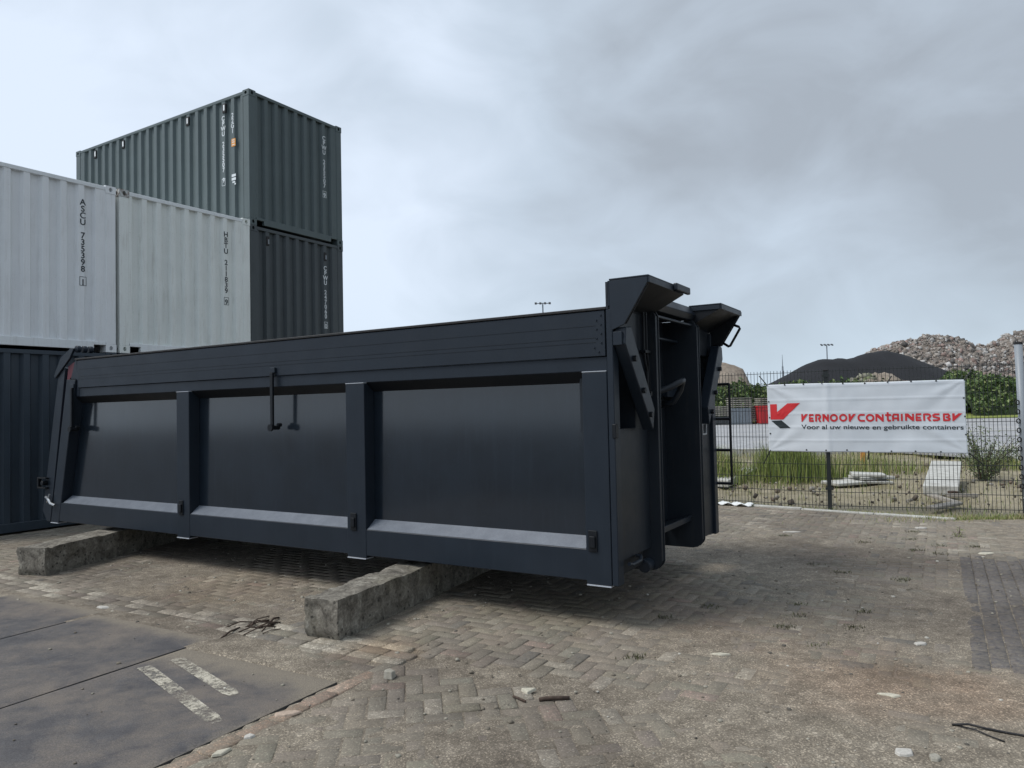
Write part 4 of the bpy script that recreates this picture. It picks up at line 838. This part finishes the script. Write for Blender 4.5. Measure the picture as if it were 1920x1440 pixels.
# leaves helper
def leaves(name, pts, size, cols, parent=None, seed=3, mat='leaf', flat=.0, shade=None):
    r_ = np.random.default_rng(seed); n = len(pts); Q, _ = np.linalg.qr(r_.normal(size=(n, 3, 3))); s_ = size*r_.uniform(.6, 1.4, (n, 1, 1))
    base = np.array([(-.5, 0, 0), (0, -.28, .05), (.5, 0, 0), (0, .28, .05)])[None]*s_; V = np.einsum('nij,nkj->nki', Q, np.repeat(base, 1, 0) if len(base) == n else np.repeat(base, n, 0))+pts[:, None]
    Fc = np.arange(n*4).reshape(n, 4); c = np.array(cols)[r_.integers(0, len(cols), n)]*r_.uniform(.75, 1.25, (n, 1)); return np_mesh(name, V.reshape(-1, 3), Fc, mat, parent, col=c)
def hedge(x0, x1, y, hfun, label, seed, dens=420):
    r_ = np.random.default_rng(seed); r = empty('hedge', ((x0+x1)/2, y, .1), 0, label, 'hedge', 'green bushes along the far side of the yard'); L_ = x1-x0; n = int(L_*dens)
    X, Y, Fc = grid_np(x0, x1, y-.2, y+6, .5); H = hfun(X)+.25*vnoise(X, Y, .8, seed, 3); Z = H*np.clip((Y-y+.2)/2.0, 0, 1)**.6*.86*np.clip((y+6.5-Y)/2, 0, 1)
    V = np.stack([X-(x0+x1)/2, Y-y, Z], 1); np_mesh('mass', V, Fc, 'hedge_core', r, smooth=True)
    x = r_.uniform(x0, x1, n); u = r_.random(n)**.8; yy = y-.5+u*3.4+.5*vnoise(x, x*0+y, .5, seed+3); h_ = hfun(x)+.45*vnoise(x, yy, .9, seed+1, 4)
    zt = h_*np.clip((yy-y+.7)/1.7, .25, 1)**.7; z = zt*(1-r_.random(n)**2*.7)+.1*r_.normal(size=n)+.05
    lump = vnoise(x, z, .9, seed+7, 3); yy = yy+.5*lump
    cols = [(.055, .10, .025), (.075, .13, .03), (.105, .165, .045), (.04, .075, .022), (.15, .19, .065)]
    leaves('foliage', np.stack([x-(x0+x1)/2, yy-y, z], 1), .30, cols, r, seed)
    s_ = r_.random(n) < .06; leaves('pale_sprays', np.stack([x[s_]-(x0+x1)/2, yy[s_]-y-.15, z[s_]], 1), .26, [(.13, .17, .05), (.17, .19, .07)], r, seed+1)
hedge(12, 28, 60.5, lambda x: 2.95+0*x, 'low green hedge behind the pallet stacks, between the bin and the banner', 41)
hedge(28.2, 56, 61, lambda x: 2.8+.7*np.exp(-((x-38)/2.)**2)+.15*np.sin(x*.7), 'green hedge along the yard hidden by the white banner, tips above it', 42)
hedge(36, 52, 58.2, lambda x: np.interp(x, [36, 38, 52], [2.6, 2.95, 3.0]), 'green hedge right of the banner below the rubble pile', 43, 520)
# masts
def mast(x, y, h, w, label, heads=4):
    r = empty('light_mast', (x, y, 0), 0, label, 'light mast', 'tall floodlight masts'); b = MB(); b.tube((0, 0, 0), (0, 0, h-.15), .14, 10, .08); b.build('pole', 'mast_grey', r)
    b = MB(); b.tube((-w/2, 0, h-.05), (w/2, 0, h-.05), .05, 6); b.tube((0, -.3, h-.05), (0, .3, h-.05), .05, 6); b.build('crossarm', 'mast_grey', r)
    for k in range(heads):
        xx = -w/2+w*k/(heads-1); b = MB(); b.hexa([(xx-.13, -.25, h-.22), (xx+.13, -.25, h-.22), (xx+.13, .2, h-.0), (xx-.13, .2, h-.0), (xx-.13, -.2, h-.02+.0), (xx+.13, -.2, h-.02), (xx+.13, .22, h+.13), (xx-.13, .22, h+.13)]); b.build('floodlight', 'lamp_metal', r)
mast(3.95, 90, 14.4, 1.7, 'floodlight mast rising just above the top edge of the bin'); mast(51.1, 120, 10.9, 1.7, 'floodlight mast behind the black grit pile')
r = empty('antenna', (54.8, 150, 0), 0, 'thin lattice antenna far off, left of the black grit pile', 'antenna'); b = MB(); b.tube((0, 0, 0), (0, 0, 9), .22, 6, .16); b.tube((0, 0, 9), (0, 0, 11.4), .09, 6, .03); b.build('mast', 'mast_grey', r)
# yard goods
def crate(x, y, w, h, label, mat, nb, name='pallet_stack', cat='stack', planks=True, ribs=9):
    r = empty(name, (x, y, .09), .05, label, cat); b = MB(); b.box(-w/2, w/2, -.5, .5, .12, h)
    for k in range(ribs): xx = -w/2+(k+.5)*w/ribs; b.box(xx-.03, xx+.03, -.54, -.502, .14, h-.02)
    b.box(-w/2-.02, w/2+.02, -.52, .52, .0, .10); b.build('crate', mat, r)
    for k in range(nb):
        b = MB(); z = h+.03+k*.15; dx = random.uniform(-.06, .06); b.box(-w/2-.05+dx, w/2+.05+dx, -.55, .55, z+.05, z+.12)
        for q in (-.9, -.05, .8): b.box(q*w/2, q*w/2+.12, -.5, .5, z, z+.049)
        b.build('pallet', 'wood', r)
crate(16.6, 54.5, 1.45, 1.2, 'grey crate with white pallets piled on it, left of the red bin', 'mast_grey', 5)
crate(14.95, 54.5, 1.5, .6, 'low dark crate with pale pallets on top, nearest the bin', 'lamp_metal', 5)
crate(17.62, 54.9, .4, .15, 'narrow brown stack of pallets between the grey crate and the red bin', 'twig', 8, ribs=3)
r = empty('skip', (18.75, 54.2, .09), 0, 'bright red waste bin half hidden by the left end of the banner', 'waste bin'); b = MB()
b.hexa([(-.9, -.6, .05), (.9, -.6, .05), (.9, .6, .05), (-.9, .6, .05), (-1.05, -.75, 1.25), (1.05, -.75, 1.25), (1.05, .75, 1.25), (-1.05, .75, 1.25)]); b.build('body', 'red_paint', r, bevel=.03)
b = MB(); b.box(-1.1, 1.1, -.8, .8, 1.255, 1.33); b.build('rim', 'red_paint', r)
for k in range(4): b = MB(); xx = -.75+k*.5; b.hexa([(xx-.04, -.66, .08), (xx+.04, -.66, .08), (xx+.04, -.60, .08), (xx-.04, -.60, .08), (xx-.04, -.81, 1.2), (xx+.04, -.81, 1.2), (xx+.04, -.74, 1.2), (xx-.04, -.74, 1.2)]); b.build('rib', 'red_paint', r)
crate(19.4, 57, 1.2, 1.3, 'pale pallets stacked behind the red bin', 'lamp_metal', 4)
# ================================================================== WASTE GROUND THINGS
def slab(x, y, l, w, h, yaw, z, pitch_, label, mat='pale_concrete', name='concrete_slab', roll_=0, group=None, chip=.02):
    b = MB(); nx = 8; vs = []
    b.box(0, l, -w/2, w/2, 0, h)
    o = b.build(name, mat, None, bevel=min(.012, h*.3), seg=2)
    for v_ in o.data.vertices: v_.co += Vector([random.uniform(-chip, chip) for _ in range(3)])*(.5 if v_.co.z > 0 else .3)
    o.location = (x, y, z); o.rotation_euler = (roll_, pitch_, yaw); tag(o, label, 'slab' if 'slab' in name else 'debris', group); return o
slab(7.06, 12.35, 2.9, .50, .16, math.radians(58), .0, math.radians(-4), 'long white slab lying in the weeds beyond the right part of the banner', chip=.03)
slab(3.95, 14.5, 3.1, .42, .14, math.radians(60), -.02, 0, 'long pale slab in the grass seen between the bin and the banner')
for k, (x, y, l, w, yw, z) in enumerate(((6.0, 14.2, .62, .5, .25, .0), (6.45, 14.5, .8, .5, -.2, .02), (6.6, 14.4, .7, .45, .2, .085), (6.55, 14.5, .6, .42, -.3, .15))):
    slab(x, y, l, w, .06, yw, z, random.uniform(-.06, .06), ['broken grey slab at the bottom left of the flat pile beneath the banner', 'second slab up in the flat pile beneath the banner', 'third slab up in the flat pile, tilted a little', 'topmost thin slab of the flat pile beneath the banner'][k], group='broken slabs piled flat')
slab(6.68, 12.0, 1.0, .11, .05, math.radians(-98), .03, 0, 'pale board slanting down to the right below the white slab', 'wood', 'board')
slab(5.87, 10.53, .85, .13, .05, math.radians(36), .03, 0, 'pale board slanting up to the right, nearest the fence', 'wood', 'board')
slab(6.80, 11.75, .45, .09, .05, math.radians(-10), .05, 0, 'short pale board lying level above the two slanting ones', 'wood', 'board')
b = MB(); vs = []; fs = []
for i in range(15):
    for j in range(6): vs.append((i/14*.62, j/5*.16+.02*math.sin(i), .03+.022*math.sin(i*1.3+j)+.02*math.sin(j*2.2)))
for i in range(14):
    for j in range(5): a0 = i*6+j; fs.append((a0, a0+6, a0+7, a0+1))
b.add(vs, fs); o = b.build('plastic_scrap', 'rail_white', None, loc=(3.12, 11.80, 0), rz=-.65, smooth=True, recalc=False); md = o.modifiers.new('t', 'SOLIDIFY'); md.thickness = .006; tag(o, 'crumpled white plastic scrap by the kerb just right of the bin', 'scrap')
def wf(X, Y): return np.zeros_like(X)-.02
o = chunks(700, 1.5, 12, 11, 18, lambda X, Y: np.where(Y > kerb_y(X)+.25, .01, -5), .02, .10, [(.15, .125, .10), (.10, .085, .07), (.30, .28, .25), (.18, .14, .11)], 'rubble_bits', None, 11, zmin=-1); tag(o, 'small broken stones and clods strewn behind the fence', 'rubble', kind='stuff')
slab(7.05, 12.1, .12, .12, .1, 0, 0, 0, 'dark brown clod beside the white slab', 'twig', 'clod')
# road marker in the weeds
b = MB(); b.hexa([(-.06, -.03, 0), (.06, -.03, 0), (.06, .03, 0), (-.06, .03, 0), (-.03, -.02, .62), (.03, -.02, .62), (.03, .02, .62), (-.03, .02, .62)]); o = b.build('marker_stake', 'orange_plate', None, loc=(8.35, 17.8, -.02)); tag(o, 'small orange brown stake standing in the weeds under the banner', 'stake')
# grass
def blades(name, x, y, h, cols, width=.009, lean=.35, seed=1, parent=None, z0=-.03):
    r_ = np.random.default_rng(seed); n = len(x); a = r_.uniform(0, 2*PI, n); b_ = r_.uniform(0, 2*PI, n); ln = h*lean*r_.uniform(.2, 1.3, n)
    wx = np.cos(a)*width/2; wy = np.sin(a)*width/2; V = np.empty((n, 6, 3))
    for i, (t, wf_) in enumerate(((0, 1), (.55, .8), (1, .12))):
        cx_ = x+np.cos(b_)*ln*t*t; cy_ = y+np.sin(b_)*ln*t*t; cz = z0+h*t
        V[:, 2*i] = np.stack([cx_-wx*wf_, cy_-wy*wf_, cz], 1); V[:, 2*i+1] = np.stack([cx_+wx*wf_, cy_+wy*wf_, cz], 1)
    f = np.array([(0, 1, 3, 2), (2, 3, 5, 4)]); Fc = (f[None]+6*np.arange(n)[:, None, None]).reshape(-1, 4); c = np.array(cols)[r_.integers(0, len(cols), n)]*r_.uniform(.7, 1.25, (n, 1))
    return np_mesh(name, V.reshape(-1, 3), Fc, 'leaf', parent, col=np.repeat(c, 2, 0))
GR = [(.15, .21, .045), (.20, .26, .06), (.26, .30, .085), (.11, .165, .04)]; DRY = [(.38, .34, .18), (.30, .27, .13), (.44, .40, .24)]
r_ = np.random.default_rng(77)
def clump(cx_, cy_, sx_, sy_, n, hm, cols, name, label, seed, width=.012):
    q = np.random.default_rng(seed); x = q.normal(0, sx_*.5, n)+cx_; y = q.normal(0, sy_*.5, n)+cy_; h = hm*q.uniform(.35, 1.1, n)*np.exp(-((x-cx_)/(sx_*1.3))**2*.8)
    o = blades(name, x, y, h, cols, width, .28, seed); return tag(o, label, 'grass', kind='stuff')
clump(5.75, 15.6, .75, .7, 3600, .80, GR+[(.20, .23, .06)], 'tall_grass', 'bright green tall grass under the left half of the banner', 1)
clump(6.9, 15.9, .7, .6, 700, .55, GR+DRY, 'tall_grass', 'green tall grass right of the fence post', 2)
clump(4.2, 15.7, .55, .8, 1900, .75, GR[:3]+DRY[:1], 'tall_grass', 'green grass between the bin and the banner', 3)
clump(8.2, 16.8, 1.2, .8, 900, .42, GR+DRY, 'tall_grass', 'mixed weeds left of the white slab', 4)
clump(11.6, 17.0, 1.6, .8, 900, .4, GR+DRY, 'tall_grass', 'low weeds right of the bush', 5)
n = 26000; x = r_.uniform(1, 16, n); y = r_.uniform(9.4, 23, n); dn = vnoise(x, y, .55, 51, 4); k = (y > kerb_y(x)+.1) & (r_.random(n) < np.clip(.28+.95*dn, .05, 1)) & ~((x > 6.9) & (y < 13.5) & (r_.random(n) < .65)); x, y = x[k], y[k]
tag(blades('grass', x, y, r_.uniform(.05, .24, len(x))*np.clip(.6+.35*(y-11)/5, .5, 1.5), GR+DRY*2, .010, .5, 61), 'patchy low grass and dry weeds on the ground behind the fence', 'grass', kind='stuff')
n = 2600; t_ = r_.random(n); x = 2.2+t_*5.6; y = kerb_y(x)+.12+r_.normal(0, .06, n); x2_ = r_.normal(6.3, .8, 1500); y2_ = 9.9+r_.normal(0, .12, 1500); x = np.concatenate([x, x2_]); y = np.concatenate([y, y2_])
tag(blades('kerb_grass', x, y, r_.uniform(.02, .09, len(x)), GR+DRY, .008, .5, 62), 'short grass along the kerb under the fence', 'grass', kind='stuff')
# little moss and weed tufts in the joints
tx_ = [(4.22, 7.89), (4.34, 7.68), (3.0, 6.94), (4.6, 8.1), (3.9, 8.4), (4.9, 8.0), (4.5, 8.5), (2.9, 7.3), (3.4, 6.6), (1.95, 4.89), (2.6, 5.65), (2.09, 5.58), (1.9, 5.3), (1.5, 5.9), (1.1, 5.6), (4.8, 9.0), (3.2, 8.9), (2.2, 5.9), (.75, 4.75), (2.35, 5.25)]
x = []; y = []; 
for a_, c_ in tx_: m_ = r_.integers(25, 70); x.append(r_.normal(a_, .045, m_)); y.append(r_.normal(c_, .03, m_))
x = np.concatenate(x); y = np.concatenate(y); tag(blades('moss_tufts', x, y, r_.uniform(.008, .028, len(x)), [(.07, .075, .03), (.10, .10, .045), (.05, .045, .03)], .007, .9, 63, z0=-.003), 'dry moss and weed tufts scattered in the paving joints', 'weeds', kind='stuff')
def plant(x, y, h, n, spread, label, cat='bush', name='bush', lf=.04, seed=1, leafn=1500, cols=GR):
    q = random.Random(seed); r = empty(name, (x, y, -.03), 0, label, cat); b = MB(); pts = []
    for i in range(n):
        a = q.uniform(0, 2*PI); rr = spread*math.sqrt(q.random()); hh = h*q.uniform(.5, 1.05)*(1-.35*rr/spread); p = [Vector((.12*math.cos(a)*q.random(), .12*math.sin(a)*q.random(), 0)), Vector((rr*.45*math.cos(a), rr*.45*math.sin(a), hh*.5)), Vector((rr*math.cos(a), rr*math.sin(a), hh))]
        b.path(p, .004 if h > .4 else .002, 4)
        for j in range(leafn//n):
            t = q.random()**.7; c = p[0].lerp(p[1], t).lerp(p[1].lerp(p[2], t), t); pts.append(tuple(c+Vector([q.gauss(0, lf*1.3) for _ in range(3)])))
    b.build('stems', 'twig', r, recalc=False); leaves('foliage', np.array(pts), lf, cols, r, seed)
plant(9.25, 14.7, 1.25, 46, .75, 'loose dark green bush behind the fence right of the white slab', seed=5, leafn=3000, cols=[(.09, .13, .05), (.13, .17, .07), (.17, .20, .09), (.07, .10, .045)])
plant(5.11, 8.62, .17, 9, .07, 'small spindly weed growing in the paving near the fence', 'weed', 'weed', .016, 6, 90)
# ================================================================== LOOSE BITS ON THE PAVING
def shard(x, y, sx_, sy_, h, yaw, col, label, seed, name='brick_fragment', n=7, cat='fragment', group='light chips of brick lying on the paving'):
    q = random.Random(seed); pts = []
    for i in range(n): a = 2*PI*i/n+q.uniform(-.25, .25); rr = q.uniform(.75, 1.1); pts.append((math.cos(a)*sx_/2*rr, math.sin(a)*sy_/2*rr))
    b = MB(); m_ = len(pts); vs = [(px_, py_, 0) for px_, py_ in pts]+[(px_*.85, py_*.85, h*q.uniform(.7, 1)) for px_, py_ in pts]
    b.add(vs, [tuple(range(m_))[::-1], tuple(range(m_, 2*m_))]+[(i, (i+1) % m_, m_+(i+1) % m_, m_+i) for i in range(m_)])
    o = b.build(name, col, None, bevel=.003, loc=(x, y, -.001), rz=yaw); return tag(o, label, cat, group)
for c_, nm in (((.50, .47, .38, 1), 'chip_cream'), ((.48, .46, .42, 1), 'chip_white'), ((.42, .33, .26, 1), 'chip_pink'), ((.33, .31, .26, 1), 'chip_grey')):
    t = MT(nm, .9); f = t.noise(60, 4, .7); t.color(t.mix(1.0, c_, t.ramp(f, [(.3, gray(.75)), (.7, gray(1.15))]), 'MULTIPLY')); t.bump(f, .4, .004); M[nm] = t.m
shard(.05, 4.21, .11, .10, .022, .5, 'chip_cream', 'pale triangular chip beside the dark stick on the paving', 1, n=3)
shard(1.72, 3.38, .10, .08, .02, .2, 'chip_white', 'white stone chip at the bottom right, the larger of a close pair', 2)
shard(1.83, 3.33, .08, .06, .018, 1.2, 'chip_grey', 'greyish chip just right of the white stone chip at the bottom', 3)
shard(1.99, 4.04, .16, .06, .016, -.3, 'chip_cream', 'cream wedge-shaped chip on the rust-stained paving', 4, n=4)
shard(2.61, 4.87, .10, .06, .016, .1, 'chip_white', 'small white chip on the plain paving at the right', 5)
shard(1.28, 4.75, .14, .05, .015, -.1, 'chip_cream', 'thin cream sliver on the paving in front of the bin', 6, n=4)
shard(-3.44, 6.24, .15, .08, .02, -.2, 'chip_white', 'white scrap lying on the border by the road plates', 7, n=5)
shard(3.36, 9.16, .28, .07, .015, -.1, 'chip_white', 'flat white chip between the bin and the fence', 8, n=5)
shard(5.0, 9.22, .20, .09, .02, 0, 'chip_white', 'white chip near the kerb at the right', 9, n=5)
shard(4.81, 7.65, .22, .10, .012, .1, 'chip_cream', 'cream chip above the dark paving patch at the right edge', 10)
shard(-.77, 4.49, .085, .115, .05, .15, 'chip_grey', 'raised light broken brick standing out of the paving', 11, n=5)
shard(-1.22, 3.97, .16, .07, .016, .3, 'chip_pink', 'pinkish rounded brick piece in the foreground, right of the plate corner', 12)
shard(-1.40, 3.53, .12, .06, .018, .9, 'chip_cream', 'cream sliver at the bottom edge beside the road plate', 13, n=4)
shard(-1.33, 3.70, .07, .05, .016, .4, 'chip_white', 'tiny white chip next to the corner of the road plate', 14, n=5)
def stick(name, pts, r0, label, cat, mat='twig'):
    b = MB(); b.path(pts, r0, 6); o = b.build(name, mat, None, smooth=True); return tag(o, label, cat)
stick('stick', [(.11, 4.075, .008), (.15, 4.082, .012), (.20, 4.08, .012), (.275, 4.085, .010)], .012, 'short thick dark stick lying on the paving in the foreground', 'stick')
stick('stick', [(-.03, 4.135, .006), (0, 4.10, .008), (.035, 4.055, .008)], .007, 'thin dark stick left of the thick one', 'stick')
r = empty('bark_scrap', (-1.9, 5.56, 0), 0, 'torn brown bark and twigs lying on the brick border left of the near beam', 'bark')
q = random.Random(3)
for i in range(14):
    a = q.gauss(.75, .4); l = q.uniform(.06, .28); cx_, cy_ = q.gauss(0, .09), q.gauss(0, .09); b = MB()
    b.path([(cx_-l/2*math.cos(a), cy_-l/2*math.sin(a), .006), (cx_, cy_+q.gauss(0, .01), .016+q.random()*.02), (cx_+l/2*math.cos(a), cy_+l/2*math.sin(a), .008)], q.uniform(.003, .008), 5); b.build('twig', 'twig', r, smooth=True)
stick('cable', [(2.10, 3.66, .006), (2.16, 3.63, .02), (2.22, 3.60, .012), (2.30, 3.555, .008), (2.42, 3.48, .008), (2.6, 3.36, .008), (2.9, 3.2, .008)], .006, 'thin black cable lying on the paving at the lower right', 'cable', 'black_rubber')
stick('cable', [(2.12, 3.655, .006), (2.17, 3.58, .012), (2.20, 3.52, .008), (2.23, 3.47, .006)], .004, 'short thin wire end beside the black cable', 'cable', 'black_rubber')
n = 2600; x = r_.uniform(-4.5, 5, n); y = r_.uniform(2.9, 9, n); k = (np.abs(x) < .75*y) & ((r_.random(n) < .2) | ~((x*NV[0]+y*NV[1] < PL_N) & (x*VV[0]+y*VV[1] < PL_V+.1))); x, y = x[k], y[k]; onp = ((x*NV[0]+y*NV[1] < PL_N) & (x*VV[0]+y*VV[1] < PL_V+.1))*.007
def gravel():
    q_ = np.random.default_rng(5); n_ = len(x); s_ = .006*(5)**(q_.random((n_, 1))**3); cube = np.array([(-1, -1, -.4), (1, -1, -.4), (1, 1, -.4), (-1, 1, -.4), (-.7, -.7, .6), (.7, -.7, .6), (.7, .7, .6), (-.7, .7, .6)])*.5
    V = cube[None]*s_[:, None]*(1+q_.uniform(-.25, .25, (n_, 8, 3))); a = q_.uniform(0, 6.28, n_); ca, sa = np.cos(a)[:, None], np.sin(a)[:, None]
    W = np.stack([V[:, :, 0]*ca-V[:, :, 1]*sa+x[:, None], V[:, :, 0]*sa+V[:, :, 1]*ca+y[:, None], V[:, :, 2]*.8+.003+onp[:, None]], -1)
    f = np.array([(0, 3, 2, 1), (4, 5, 6, 7), (0, 1, 5, 4), (1, 2, 6, 5), (2, 3, 7, 6), (3, 0, 4, 7)]); Fc = (f[None]+8*np.arange(n_)[:, None, None]).reshape(-1, 4)
    c = np.array([(.30, .28, .23), (.16, .14, .11), (.45, .43, .38), (.11, .10, .085)])[q_.choice(4, n_, p=[.4, .35, .08, .17])]; o = np_mesh('gravel', W.reshape(-1, 3), Fc, 'rubble_chunk', col=np.repeat(c, 6, 0)); tag(o, 'small stones and crumbs scattered over the paving', 'gravel', kind='stuff')
gravel()
